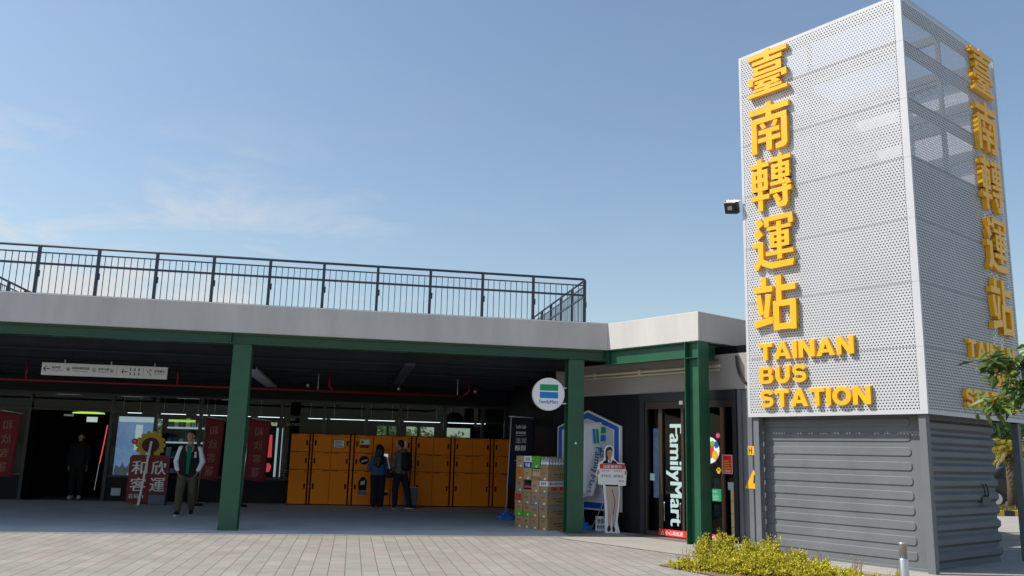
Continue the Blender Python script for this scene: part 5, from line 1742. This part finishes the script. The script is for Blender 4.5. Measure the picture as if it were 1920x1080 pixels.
cap(v, (0.095, 0, 0.86), 0.112, (0.112, 0.02, 0.50), 0.088); cap(v, (0.112, 0.02, 0.50), 0.088, (0.105, 0.20, 0.15), 0.074)
melt(v, 'trousers', mn, 'khaki', 0.013, 3)
shoe(mn, -0.14, -0.12, R(-8), pitch=0.0)
shoe(mn, 0.11, 0.19, R(6), z=0.02, pitch=R(14))

# --- woman with long hair, back to the camera
wm = thing('person', 'person with long dark hair and blue denim jacket standing at the lockers', 'person', (0.70, 22.72, 0), R(180 + 8))
b = MB()
hm = head(b, (0, -0.02, 1.49), R(-8), R(8), 0.94)
cap(b, (0, 0.0, 1.28), 0.052, (0, -0.006, 1.40), 0.046)
cap(b, (-0.13, 0, 1.25), 0.045, (0.13, 0, 1.25), 0.045)
cap(b, (0, 0, 1.22), 0.11, (0, 0, 0.92), 0.115)
for sx in (1, -1):
    cap(b, (sx * 0.16, 0.0, 1.24), 0.042, (sx * 0.235, 0.02, 0.99), 0.036)
    cap(b, (sx * 0.235, 0.02, 0.99), 0.036, (sx * 0.19, -0.20, 0.98), 0.026)
    hand(b, (sx * 0.19, -0.20, 0.98), (-sx * 0.2, -1, 0.05), (0, -0.2, -1), (-sx, 0, 0.3), 0.92)
    cap(b, (sx * 0.085, 0, 0.84), 0.09, (sx * 0.09, 0.01, 0.46), 0.06); cap(b, (sx * 0.09, 0.01, 0.46), 0.055, (sx * 0.085, 0.03, 0.08), 0.036)
melt(b, 'body', wm, 'skin', 0.0105, 2)
face_bits(wm, hm, 0.94)
h_ = MB()
h_.ell((0, 0.005, 1.515), (0.094, 0.108, 0.096), 18, 12)
cap(h_, (-0.02, 0.05, 1.48), 0.088, (-0.03, 0.085, 1.24), 0.085)
cap(h_, (0.03, 0.05, 1.46), 0.088, (0.05, 0.09, 1.24), 0.085)
cap(h_, (0.05, 0.09, 1.28), 0.075, (0.115, 0.10, 1.10), 0.05)
cap(h_, (0.0, 0.10, 1.26), 0.08, (0.03, 0.115, 1.06), 0.055)
cap(h_, (-0.04, 0.09, 1.26), 0.075, (-0.075, 0.105, 1.12), 0.045)
melt(h_, 'hair', wm, 'hair', 0.012, 3)
v = MB()
cap(v, (-0.125, 0, 1.245), 0.068, (0.125, 0, 1.245), 0.068)
cap(v, (-0.06, 0.005, 1.2), 0.12, (-0.065, 0.005, 0.86), 0.125)
cap(v, (0.06, 0.005, 1.2), 0.12, (0.065, 0.005, 0.86), 0.125)
cap(v, (0, 0.0, 1.22), 0.128, (0, 0.0, 0.86), 0.132)
for sx in (1, -1):
    cap(v, (sx * 0.165, 0, 1.235), 0.064, (sx * 0.245, 0.02, 0.985), 0.056)
    cap(v, (sx * 0.245, 0.02, 0.985), 0.056, (sx * 0.195, -0.17, 0.98), 0.042)
melt(v, 'denim_jacket', wm, 'denim', 0.013, 3)
v = MB()
cap(v, (-0.06, 0, 0.82), 0.125, (0.06, 0, 0.82), 0.125)
for sx in (1, -1):
    cap(v, (sx * 0.085, 0, 0.78), 0.118, (sx * 0.09, 0.01, 0.46), 0.094); cap(v, (sx * 0.09, 0.01, 0.46), 0.094, (sx * 0.085, 0.03, 0.12), 0.082)
melt(v, 'trousers', wm, 'navy', 0.013, 3)
shoe(wm, -0.09, -0.01, R(4), sole='signgrey'); shoe(wm, 0.09, 0.02, R(-6), sole='signgrey')
bg = thing('shoulder_bag', 'small dark shoulder bag with a white strap on the hip of the long haired person', 'bag', (0.965, 22.52, 0.78), R(15))
q = MB()
cap(q, (0, 0, 0.06), 0.08, (0.0, 0, 0.16), 0.075); cap(q, (-0.04, 0, 0.04), 0.06, (0.06, 0, 0.05), 0.07)
melt(q, 'pouch', bg, 'navy', 0.012, 2)
q = MB().use('clothwht')
q.prism([(-0.115, 0.50), (-0.085, 0.50), (0.0, 0.22), (-0.03, 0.20)], -0.09, -0.082, 'y')
q.build('strap', bg, world=False)
MB().use('silver').prism([(0.0, 0.13), (0.03, 0.17), (0.04, 0.16), (0.01, 0.12)], -0.088, -0.078, 'y').build('clasp', bg, world=False)

# --- man with the backpack, half turned to the pay panel
by = thing('person', 'person in a grey hooded jacket and dark trousers leaning towards the locker pay panel', 'person', (1.27, 22.66, 0), R(180 + 38))
b = MB()
hm = head(b, (0.0, -0.07, 1.60), R(-5), R(14), 0.98)
cap(b, (0, -0.01, 1.38), 0.058, (0, -0.05, 1.50), 0.052)
cap(b, (-0.16, 0, 1.35), 0.05, (0.16, 0, 1.35), 0.05)
cap(b, (0, 0, 1.31), 0.125, (0, 0.02, 0.95), 0.115)
cap(b, (-0.19, -0.01, 1.34), 0.048, (-0.25, -0.02, 1.07), 0.040); cap(b, (-0.25, -0.02, 1.07), 0.040, (-0.19, -0.24, 1.08), 0.028)
hand(b, (-0.19, -0.24, 1.08), (0.1, -1, 0.1), (0, -0.2, -1), (1, 0, 0.3))
cap(b, (0.19, -0.01, 1.34), 0.048, (0.27, 0.0, 1.07), 0.040); cap(b, (0.27, 0.0, 1.07), 0.040, (0.24, -0.20, 1.02), 0.028)
hand(b, (0.24, -0.20, 1.02), (-0.2, -1, 0.1), (0, -0.2, -1), (-1, 0, 0.3))
cap(b, (-0.09, 0, 0.88), 0.09, (-0.14, 0.10, 0.49), 0.062); cap(b, (-0.14, 0.10, 0.49), 0.058, (-0.17, 0.20, 0.09), 0.038)
cap(b, (0.09, 0, 0.88), 0.09, (0.11, -0.06, 0.49), 0.062); cap(b, (0.11, -0.06, 0.49), 0.058, (0.10, -0.06, 0.09), 0.038)
melt(b, 'body', by, 'skin', 0.0105, 2)
face_bits(by, hm, 0.98)
h_ = MB(); h_.M = hm
h_.ell((0, 0.024, 0.046), (0.086, 0.098, 0.09), 18, 12)
h_.ell((0, 0.06, -0.01), (0.074, 0.056, 0.075), 14, 8)
melt(h_, 'hair', by, 'hair', 0.010, 1)
v = MB()
cap(v, (-0.15, 0, 1.345), 0.075, (0.15, 0, 1.345), 0.075)
cap(v, (-0.07, 0, 1.3), 0.125, (-0.07, 0.015, 0.92), 0.118); cap(v, (0.07, 0, 1.3), 0.125, (0.07, 0.015, 0.92), 0.118); cap(v, (0, 0, 1.34), 0.14, (0, 0.015, 0.92), 0.13)
cap(v, (-0.19, -0.01, 1.33), 0.070, (-0.255, -0.02, 1.065), 0.060); cap(v, (-0.255, -0.02, 1.065), 0.060, (-0.195, -0.21, 1.08), 0.044)
cap(v, (0.19, -0.01, 1.33), 0.070, (0.275, 0.0, 1.065), 0.060); cap(v, (0.275, 0.0, 1.065), 0.060, (0.245, -0.17, 1.025), 0.044)
melt(v, 'jacket', by, 'greycl', 0.013, 3)
v = MB()
cap(v, (-0.07, 0.06, 1.44), 0.062, (0.07, 0.06, 1.44), 0.062); cap(v, (0, 0.09, 1.42), 0.085, (0, 0.10, 1.36), 0.07)
cap(v, (-0.085, 0.0, 1.43), 0.045, (-0.06, -0.06, 1.41), 0.035); cap(v, (0.085, 0.0, 1.43), 0.045, (0.06, -0.06, 1.41), 0.035)
melt(v, 'hood', by, 'greycl', 0.012, 2)
v = MB()
cap(v, (-0.06, 0.01, 0.88), 0.118, (0.06, 0.01, 0.88), 0.118)
cap(v, (-0.095, 0, 0.84), 0.112, (-0.145, 0.10, 0.49), 0.086); cap(v, (-0.145, 0.10, 0.49), 0.086, (-0.17, 0.19, 0.12), 0.068)
cap(v, (0.095, 0, 0.84), 0.112, (0.115, -0.06, 0.49), 0.086); cap(v, (0.115, -0.06, 0.49), 0.086, (0.105, -0.06, 0.12), 0.068)
melt(v, 'trousers', by, 'navy', 0.013, 3)
shoe(by, -0.18, 0.18, R(10)); shoe(by, 0.11, -0.09, R(-35))
bp = thing('backpack', 'black backpack on the back of the person in the grey jacket', 'backpack', (1.27, 22.66, 0.98), R(180 + 38))
q = MB()
cap(q, (-0.06, 0.21, 0.05), 0.09, (-0.06, 0.20, 0.36), 0.09); cap(q, (0.06, 0.21, 0.05), 0.09, (0.06, 0.20, 0.36), 0.09)
cap(q, (-0.06, 0.27, 0.06), 0.07, (0.06, 0.27, 0.06), 0.07); cap(q, (-0.05, 0.26, 0.2), 0.075, (0.05, 0.26, 0.2), 0.075)
melt(q, 'bag', bp, 'clothblk', 0.013, 3)
for sx in (1, -1):
    q = MB().use('clothblk'); q.smooth = True
    q.tube([(sx * 0.10, 0.14, 0.40), (sx * 0.12, 0.02, 0.458), (sx * 0.13, -0.125, 0.34), (sx * 0.13, -0.145, 0.12), (sx * 0.12, 0.10, 0.0)], 0.014, 8)
    q.build('strap', bp, world=False)
su = thing('suitcase', 'slate blue wheeled suitcase with its handle up beside the backpack wearer', 'suitcase', (1.56, 22.95, 0), R(6))
MB().use('case').box(-0.17, 0.17, -0.11, 0.11, 0.05, 0.53).build('shell', su, world=False, bevel=0.03, segs=3)
q = MB().use('silver')
q.tube([(-0.09, 0.06, 0.52), (-0.09, 0.06, 0.98), (0.09, 0.06, 0.98), (0.09, 0.06, 0.52)], 0.009, 6)
q.build('handle', su, world=False)
MB().use('signgrey').box(-0.17, 0.17, -0.114, -0.1105, 0.515, 0.53).build('trim', su, world=False)
for sx in (-0.13, 0.13):
    for sy in (-0.075, 0.075):
        MB().use('black').tube([(sx - 0.012, sy, 0.026), (sx + 0.012, sy, 0.026)], 0.0255, 10).build('wheel', su, world=False)

# --- dark figure in the doorway
dp = thing('person', 'person in black standing in the dark doorway, pale face and shoes just visible', 'person', (-7.16, 24.95, 0), R(8))
b = MB()
hm = head(b, (0, -0.02, 1.60), R(-10), 0.0)
cap(b, (0, 0, 1.38), 0.06, (0, -0.01, 1.50), 0.053)
cap(b, (-0.16, 0, 1.35), 0.05, (0.16, 0, 1.35), 0.05)
cap(b, (0, 0, 1.31), 0.12, (0, 0, 0.95), 0.11)
for sx in (1, -1):
    cap(b, (sx * 0.185, 0, 1.34), 0.046, (sx * 0.24, 0.03, 1.07), 0.038); cap(b, (sx * 0.24, 0.03, 1.07), 0.038, (sx * 0.22, -0.05, 0.84), 0.028)
    hand(b, (sx * 0.22, -0.05, 0.835), (0, -0.1, -1), (-sx, 0, -0.2), (0, -1, 0))
    cap(b, (sx * 0.09, 0, 0.86), 0.085, (sx * 0.10, -0.01, 0.48), 0.06); cap(b, (sx * 0.10, -0.01, 0.48), 0.056, (sx * 0.10, 0.02, 0.09), 0.038)
melt(b, 'body', dp, 'skin', 0.0105, 2)
face_bits(dp, hm)
h_ = MB(); h_.M = hm
h_.ell((0, 0.022, 0.05), (0.084, 0.098, 0.085), 18, 12); h_.ell((0, 0.06, 0.0), (0.072, 0.052, 0.07), 14, 8)
melt(h_, 'hair', dp, 'hair', 0.010, 1)
v = MB()
cap(v, (-0.14, 0, 1.345), 0.075, (0.14, 0, 1.345), 0.075); cap(v, (-0.06, 0, 1.3), 0.125, (-0.06, 0, 0.86), 0.12); cap(v, (0.06, 0, 1.3), 0.125, (0.06, 0, 0.86), 0.12); cap(v, (0, 0, 1.38), 0.135, (0, 0, 0.86), 0.13)
for sx in (1, -1):
    cap(v, (sx * 0.185, 0, 1.335), 0.066, (sx * 0.245, 0.03, 1.065), 0.056); cap(v, (sx * 0.245, 0.03, 1.065), 0.056, (sx * 0.222, -0.045, 0.87), 0.044)
melt(v, 'coat', dp, 'clothblk', 0.014, 3)
v = MB()
cap(v, (-0.06, 0, 0.88), 0.115, (0.06, 0, 0.88), 0.115)
for sx in (1, -1):
    cap(v, (sx * 0.092, 0, 0.84), 0.108, (sx * 0.10, -0.01, 0.48), 0.084); cap(v, (sx * 0.10, -0.01, 0.48), 0.084, (sx * 0.10, 0.02, 0.12), 0.068)
melt(v, 'trousers', dp, 'clothblk', 0.014, 3)
shoe(dp, -0.10, -0.02, R(-10), upper='signgrey'); shoe(dp, 0.10, -0.03, R(12), upper='white')

# ================================================================ BOLLARD
bo = thing('steel_bollard', 'brushed steel bollard post standing among the golden shrubs', 'bollard', (4.60, 6.73, 0))
q = MB().use('steel'); q.smooth = True
q.tube([(0, 0, 0), (0, 0, 0.665), (0, 0, 0.672)], [0.0375, 0.0375, 0.034], 24)
q.build('sleeve', bo, world=False)
q = MB().use('steel'); q.smooth = True
q.tube([(0, 0, 0.6725), (0, 0, 0.785), (0, 0, 0.787), (0, 0, 0.797), (0, 0, 0.80)], [0.031, 0.031, 0.0345, 0.0345, 0.031], 24)
q.build('head', bo, world=False)

# ================================================================ VEGETATION
def leaf_quad(vs, fs, p, d, n, L, W):
    """a small folded leaf: two triangles pairs round a midrib"""
    d = d.normalized()
    s_ = d.cross(n)
    s_ = s_.normalized() if s_.length > 1e-6 else Vector((1, 0, 0))
    nn = s_.cross(d)
    b = len(vs)
    vs += [p, p + d * L * 0.45 + s_ * W * 0.5 + nn * L * 0.06, p + d * L, p + d * L * 0.45 - s_ * W * 0.5 + nn * L * 0.06]
    fs += [(b, b + 1, b + 2), (b, b + 2, b + 3)]
def rv():
    v = Vector(rng.normal(size=3))
    return v.normalized()
def shrub(x, y, h, spread, n_stem, dens, label, dry=False):
    t_ = thing('golden_shrub', label, 'shrub', (x, y, 0), 0, 'golden shrubs in the planting bed')
    st_ = MB().use('twig' if dry else 'bark')
    vs, fs = [], []
    for k in range(n_stem):
        a_ = rng.uniform(0, 2 * math.pi)
        lean = rng.uniform(0.05, 1.0) * spread
        hh = h * rng.uniform(0.35, 1.0) * (1 - 0.45 * (lean / spread) ** 2) * (1.25 if rng.random() < 0.12 else 1.0)
        p0 = Vector((rng.uniform(-0.05, 0.05), rng.uniform(-0.05, 0.05), 0))
        p1 = p0 + Vector((math.cos(a_) * lean * 0.55, math.sin(a_) * lean * 0.55, hh * 0.55))
        p2 = p0 + Vector((math.cos(a_) * lean, math.sin(a_) * lean, hh))
        st_.tube([p0, p1, p2], [0.006, 0.004, 0.0015], 4, False)
        if dry and rng.random() < 0.75:
            for j in range(3):
                q0 = p1.lerp(p2, rng.random())
                st_.tube([q0, q0 + rv() * 0.05 + Vector((0, 0, 0.05))], [0.002, 0.001], 3, False)
            continue
        for j in range(int(dens)):
            t = rng.uniform(0.25, 1.0) ** 0.75
            c = (p0.lerp(p1, t * 2) if t < 0.5 else p1.lerp(p2, t * 2 - 1)) + rv() * 0.035 * rng.random()
            dd = (rv() + Vector((0, 0, 0.9)))
            leaf_quad(vs, fs, c, dd, rv(), rng.uniform(0.022, 0.040), rng.uniform(0.012, 0.02))
    st_.build('stems', t_, world=False)
    q = MB().use('leafgold')
    q.add(vs, fs)
    q.build('foliage', t_, world=False)
bedpoly = [(4.20, 11.60), (4.60, 10.35), (5.6, 8.2), (6.2, 6.0), (4.2, 6.0), (5.0, 5.2), (8.2, 5.2), (7.2, 9.9), (5.62, 12.3), (5.1, 12.2)]
sheet('planting_bed', [(4.20, 11.60), (4.62, 10.35), (4.40, 8.2), (4.0, 5.2), (8.6, 5.2), (7.3, 9.75), (6.1, 11.9), (5.2, 12.15)], 0.012, 'soil')
nlab = ['low golden shrub at the far left tip of the planting bed', 'sparse golden shrub near the left tip of the bed', 'upright golden shrub just left of the wing post foot', 'golden shrub right below the green wing post', 'bushy golden shrub below the glass door',
        'tall golden shrub below the red poster', 'wide golden shrub below the yellow warning triangle', 'bright golden shrub at the left tower leg', 'golden shrub under the left part of the container', 'thin golden shrub before the container base',
        'golden shrub below the first third of the container ribs', 'low golden shrub under the middle of the container', 'sparse golden shrub left of the bollard', 'small golden shrub close to the bollard']
pos = [(4.45, 11.22, 0.15, 0.16), (4.62, 11.05, 0.24, 0.15), (4.82, 11.42, 0.44, 0.13), (5.10, 11.52, 0.43, 0.16), (5.12, 11.10, 0.33, 0.26),
       (5.36, 11.32, 0.36, 0.20), (5.46, 10.92, 0.42, 0.27), (5.66, 11.22, 0.47, 0.17), (5.74, 10.62, 0.30, 0.24), (5.92, 10.95, 0.26, 0.12),
       (6.00, 10.40, 0.22, 0.17), (6.16, 10.12, 0.14, 0.15), (6.34, 9.86, 0.14, 0.13), (6.62, 9.82, 0.12, 0.09),
       (4.78, 10.95, 0.20, 0.22), (5.02, 10.72, 0.24, 0.26), (5.28, 10.55, 0.27, 0.28), (5.55, 10.35, 0.25, 0.26), (5.80, 10.10, 0.20, 0.24), (6.02, 9.80, 0.13, 0.18), (5.24, 11.55, 0.38, 0.13), (5.52, 11.42, 0.30, 0.12)]
nlab += ['low front row golden shrub below the sparse one at the left tip', 'low front row golden shrub under the green wing post', 'wide low front row golden shrub below the glass door side', 'wide low front row golden shrub below the tower leg',
         'wide low front row golden shrub below the container left end', 'low front row golden shrub nearest the bollard', 'slim golden shrub right behind the one at the green wing post', 'small golden shrub behind the tall one by the tower leg']
for i, (x, y, h, sp_) in enumerate(pos):
    shrub(x, y, h * rng.uniform(0.95, 1.1), sp_ * rng.uniform(1.1, 1.5), int(62 * min(1.3, sp_ / 0.2)), 44 if i not in (1, 9, 12) else 14, nlab[i])
for i, (x, y, h, lab) in enumerate(((5.95, 11.25, 0.42, 'dry bare twiggy shrub behind the bright golden one'), (6.12, 10.75, 0.38, 'dry pinkish twigs before the container base'), (4.55, 11.45, 0.34, 'bare dry twigs at the left tip of the bed'), (6.75, 10.0, 0.22, 'dried flower heads right of the bollard'), (6.4, 10.35, 0.3, 'thin dry twigs at the container middle'))):
    shrub(x, y, h, 0.13, 14, 8, lab, dry=True)
# ground litter of low leaves in the bed
q = MB().use('leafgold')
vs, fs = [], []
for k in range(2600):
    u, v = rng.random(), rng.random()
    p = Vector((4.35 + 2.3 * u, 11.75 - 1.9 * u - 0.85 * v, 0.015 + 0.05 * rng.random() ** 2))
    leaf_quad(vs, fs, p, rv() + Vector((0, 0, 0.4)), rv(), 0.03, 0.014)
q.add(vs, fs)
tag(q.build('ground_cover'), 'low golden leaves and litter covering the planting bed soil', 'ground cover', kind='stuff')

def tree(name, label, cat, loc, h, cr, lm, n, leaf, group, trunk_r=0.12, crown_z=0.6, clumps=26, limbs=True, flat=0.8):
    t_ = thing(name, label, cat, loc, 0, group)
    q = MB().use('bark'); q.smooth = True
    top = Vector((rng.uniform(-0.3, 0.3), rng.uniform(-0.3, 0.3), h * 0.72))
    q.tube([(0, 0, 0), (top.x * 0.3, top.y * 0.3, h * 0.3), (top.x, top.y, top.z)], [trunk_r, trunk_r * 0.75, trunk_r * 0.3], 8)
    cen = []
    for k in range(clumps):
        d = rv()
        c = Vector((d.x * cr, d.y * cr, h * crown_z + d.z * cr * flat)) * 1.0
        c = Vector((c.x * rng.uniform(0.35, 1), c.y * rng.uniform(0.35, 1), h * crown_z + (c.z - h * crown_z) * rng.uniform(0.4, 1)))
        cen.append((c, cr * rng.uniform(0.22, 0.42)))
        if limbs:
            q.tube([(top.x * 0.5, top.y * 0.5, h * 0.42), tuple(c * 0.5 + Vector((0, 0, h * 0.25))), tuple(c)], [trunk_r * 0.4, trunk_r * 0.2, 0.01], 5, False)
    q.build('trunk', t_, world=False)
    vs, fs = [], []
    for k in range(n):
        c, r_ = cen[int(rng.integers(len(cen)))]
        p = c + rv() * r_ * rng.random() ** 0.45
        leaf_quad(vs, fs, p, rv() + Vector((0, 0, -0.3)), rv(), leaf * rng.uniform(0.7, 1.3), leaf * 0.5)
    q = MB().use(lm)
    q.add(vs, fs)
    q.build('crown', t_, world=False)
    return t_
# street tree at the right edge: branch reaching into the picture
stt = thing('street_tree', 'leafy street tree whose long branches hang in front of the tower at the right edge', 'tree', (7.9, 7.35, 0))
q = MB().use('bark'); q.smooth = True
q.tube([(0, 0, 0), (-0.05, 0, 1.2), (-0.1, 0.05, 2.3), (0.05, 0, 3.6)], [0.09, 0.08, 0.065, 0.03], 8)
vs, fs = [], []
branches = []
def branch(path, r0):
    q.tube(path, [r0 * (1 - 0.8 * k / (len(path) - 1)) for k in range(len(path))], 5, False)
    branches.append([Vector(p) for p in path])
branch([(-0.1, 0.05, 2.0), (-0.6, 0.1, 2.45), (-1.2, 0.12, 2.52), (-1.72, 0.15, 2.45)], 0.02)
branch([(-0.1, 0.05, 1.8), (-0.7, 0.1, 2.18), (-1.25, 0.12, 2.18), (-1.78, 0.15, 2.02)], 0.018)
branch([(-0.1, 0.05, 2.1), (-0.7, 0.3, 2.36), (-1.0, 0.25, 2.34), (-1.35, 0.3, 2.30)], 0.015)
branch([(-0.1, 0.05, 1.9), (-0.7, -0.1, 2.30), (-1.1, -0.05, 2.12), (-1.3, 0.0, 2.05)], 0.012)
branch([(-0.1, 0, 2.6), (0.4, 0.3, 3.3), (0.6, 0.4, 3.8)], 0.03)
branch([(0.0, 0, 2.4), (0.5, -0.3, 3.0), (0.9, -0.5, 3.4)], 0.03)
branch([(0.0, 0, 2.9), (0.2, 0.5, 3.6), (0.3, 0.7, 4.2)], 0.03)
q.build('trunk', stt, world=False)
for bi, path in enumerate(branches):
    inpic = bi < 4
    cnt = (210, 190, 120, 60)[bi] if inpic else 120
    for k in range(cnt):
        t = rng.uniform(0.42, 1.0) * (len(path) - 1)
        i = min(int(t), len(path) - 2)
        base = path[i].lerp(path[i + 1], t - i)
        droop = Vector((rng.normal() * 0.6 - 0.3, rng.normal() * 0.6, -0.75 + 0.7 * rng.random()))
        base = base + Vector(rng.normal(size=3)) * (0.06 if inpic else 0.2)
        leaf_quad(vs, fs, base, droop, Vector((rng.normal() * 0.5, -0.3 + rng.normal() * 0.5, 1.0)), rng.uniform(0.11, 0.20), rng.uniform(0.045, 0.075))
lq = MB().use('leafgrn')
lq.add(vs, fs)
lq.build('crown', stt, world=False)

# ---------------------------------------------------------------- beyond the tower: verge, road, trees
sheet('verge', [(13, 23.2), (60, 23.2), (60, 25.4), (13, 25.4)], 0.10, 'soil')
kq = MB()
for k in range(110):
    kq.use('kerb_y' if k % 2 == 0 else 'kerb_k').box(13 + k * 0.36, 13 + k * 0.36 + 0.36, 23.0, 23.2, -0.01, 0.16)
tag(kq.build('striped_kerb'), kind='structure')
sheet('road', [(9.5, 25.6), (90, 25.6), (90, 36), (9.5, 36)], 0.002, 'asphalt')
sheet('road_line', [(9.5, 26.2), (90, 26.2), (90, 26.9), (9.5, 26.9)], 0.006, 'linew')
sheet('side_pavement', [(10.4, 15.6), (14.0, 17.3), (60, 22.98), (9.81, 22.98), (9.81, 21.0)], 0.004, 'apron')
vs, fs = [], []
for k in range(7000):
    p = Vector((rng.uniform(16, 30), rng.uniform(23.25, 25.3), 0.10))
    leaf_quad(vs, fs, p, Vector((rng.normal() * 0.4, rng.normal() * 0.4, 1)), rv(), rng.uniform(0.08, 0.22), 0.02)
q = MB().use('grass'); q.add(vs, fs)
tag(q.build('verge_grass'), 'dry yellow green grass along the striped kerb', 'grass', kind='stuff')
q = MB().use('concrete').box(10.6, 15.5, 15.6, 15.75, -0.01, 0.10)
tag(q.build('bed_kerb'), kind='structure')
# parked car
ca = thing('parked_car', 'dark car parked across the road seen between the tower legs', 'car', (23.8, 28.2, 0), R(2))
prof = [(-2.1, 0.30), (2.1, 0.30), (2.15, 0.55), (2.0, 0.86), (1.05, 0.93), (0.35, 1.40), (-1.0, 1.43), (-1.75, 1.0), (-2.1, 0.92), (-2.18, 0.55)]
MB().use('carpaint').prism(prof, -0.85, 0.85, 'y').build('body', ca, world=False, bevel=0.06, segs=3)
MB().use('dglass').prism([(0.92, 0.96), (0.32, 1.34), (-0.28, 1.37), (-0.28, 0.96)], -0.862, -0.852, 'y').build('window', ca, world=False)
MB().use('dglass').prism([(-0.36, 0.96), (-0.36, 1.37), (-0.95, 1.37), (-1.5, 1.02)], -0.862, -0.852, 'y').build('window', ca, world=False)
MB().use('signgrey').prism([(-1.78, 1.02), (-1.72, 1.03), (-1.06, 1.38), (-1.12, 1.40)], -0.7, 0.7, 'y').build('rear_window', ca, world=False)
MB().use('taillight').box(-2.17, -2.0, -0.86, -0.6, 0.68, 0.80).build('tail_light', ca, world=False)
for x in (-1.35, 1.35):
    for y in (-0.86, 0.70):
        w_ = MB().use('tyre').disc_y(x, 0.32, 0.32, 0.32, y, y + 0.16, 24).build('wheel', ca, world=False)
        MB().use('silver').disc_y(x, 0.32, 0.19, 0.19, y - 0.004, y + 0.02, 16).build('rim', w_, world=False)
ca2 = thing('parked_van', 'pale grey van roof and windscreen seen behind the palm', 'van', (27.3, 34.0, 0), R(4))
MB().use('signgrey').prism([(-2.2, 0.35), (2.2, 0.35), (2.25, 0.9), (1.7, 1.15), (1.2, 1.95), (-2.15, 2.0), (-2.25, 1.0)], -0.9, 0.9, 'y').build('body', ca2, world=False, bevel=0.08, segs=3)
MB().use('dglass').prism([(1.15, 1.2), (0.95, 1.8), (-0.3, 1.82), (-0.3, 1.2)], -0.912, -0.902, 'y').build('window', ca2, world=False)
for x in (-1.4, 1.45):
    for y in (-0.91, 0.75):
        w_ = MB().use('tyre').disc_y(x, 0.34, 0.34, 0.34, y, y + 0.16, 24).build('wheel', ca2, world=False)
        MB().use('silver').disc_y(x, 0.34, 0.2, 0.2, y - 0.004, y + 0.02, 16).build('rim', w_, world=False)
def palm(x, y, h, label, nf=26):
    t_ = thing('palm_tree', label, 'palm', (x, y, 0), 0, 'palms beyond the striped kerb')
    q = MB().use('bark'); q.smooth = True
    q.tube([(0, 0, 0), (0.02, 0, h * 0.5), (0, 0, h)], [0.16, 0.13, 0.12], 8)
    q.build('trunk', t_, world=False)
    vs, fs = [], []
    for k in range(nf):
        a_ = rng.uniform(0, 2 * math.pi)
        up = rng.uniform(-0.25, 1.2)
        L = rng.uniform(0.7, 1.15)
        p = Vector((0, 0, h))
        d = Vector((math.cos(a_), math.sin(a_), up)).normalized()
        for j in range(12):
            p = p + d * L / 12
            d = (d + Vector((0, 0, -0.10))).normalized()
            sd_ = d.cross(Vector((0, 0, 1)))
            for sg in (1, -1):
                leaf_quad(vs, fs, p, d * 0.7 + sd_ * sg * 0.8 + Vector((0, 0, -0.25)), Vector((0, 0, 1)), 0.34 * (1 - 0.4 * j / 12), 0.035)
    q = MB().use('leafpalm'); q.add(vs, fs)
    q.build('crown', t_, world=False)
palm(20.7, 24.5, 1.95, 'young yellow green palm between the tower legs')
palm(21.6, 24.7, 1.85, 'browning palm just left of the far tower leg', 30)
for i, (x, y, h, cr, lm, lab) in enumerate(((30.5, 41, 6.0, 3.4, 'leafdrk', 'dark round tree beyond the road behind the container edge'), (35.5, 43, 6.5, 3.6, 'leafmid', 'lighter green tree beyond the road at the right edge'), (27.0, 44, 5.0, 3.0, 'leafdrk', 'dark bushy tree hidden partly by the container'), (41, 45, 6.0, 3.4, 'leafdrk', 'dark tree at the far right beyond the road'))):
    tree('roadside_tree', lab, 'tree', (x, y, 0), h, cr, lm, 5200, 0.30, 'trees beyond the road', 0.2, 0.55, 30)
fb_ = thing('cream_building', 'distant cream building with stepped roof rising behind the tower at right', 'building', (54, 60, 0), R(-20))
MB().use('bldg').box(-9, 12, 0, 9, 0, 10.4).build('wall', fb_, world=False)
MB().use('bldg').box(-7.0, -3, -0.3, 7, 10.401, 11.6).build('parapet', fb_, world=False)
MB().use('brown').prism([(-6.8, 11.6), (-3.2, 11.6), (-4, 12.4), (-6, 12.4)], 0, 6, 'y').build('roof', fb_, world=False)
for k in range(6):
    for z in (2.0, 5.2, 8.2):
        MB().use('frame').box(-8 + k * 3.2, -6.6 + k * 3.2, -0.04, -0.005, z, z + 1.5).build('window', fb_, world=False)
# greenery behind the hall, seen through its rear windows
for i, (x, y, h, lab) in enumerate(((1.3, 35.6, 3.2, 'sunlit bush seen through the hall over the pay panel'), (2.5, 35.9, 3.0, 'sunlit bush seen through the hall right of the backpack'), (4.2, 36.2, 2.6, 'sunlit bush seen through the hall near the right lockers'), (-3.4, 36.0, 3.0, 'bush seen through the hall behind the red kiosk'), (-7.3, 36.0, 3.0, 'bush seen through the hall behind the doorway'))):
    tree('bush', lab, 'bush', (x, y, 0), h, 1.2, 'leafmid', 1500, 0.16, 'bushes behind the hall', 0.05, 0.55, 16)
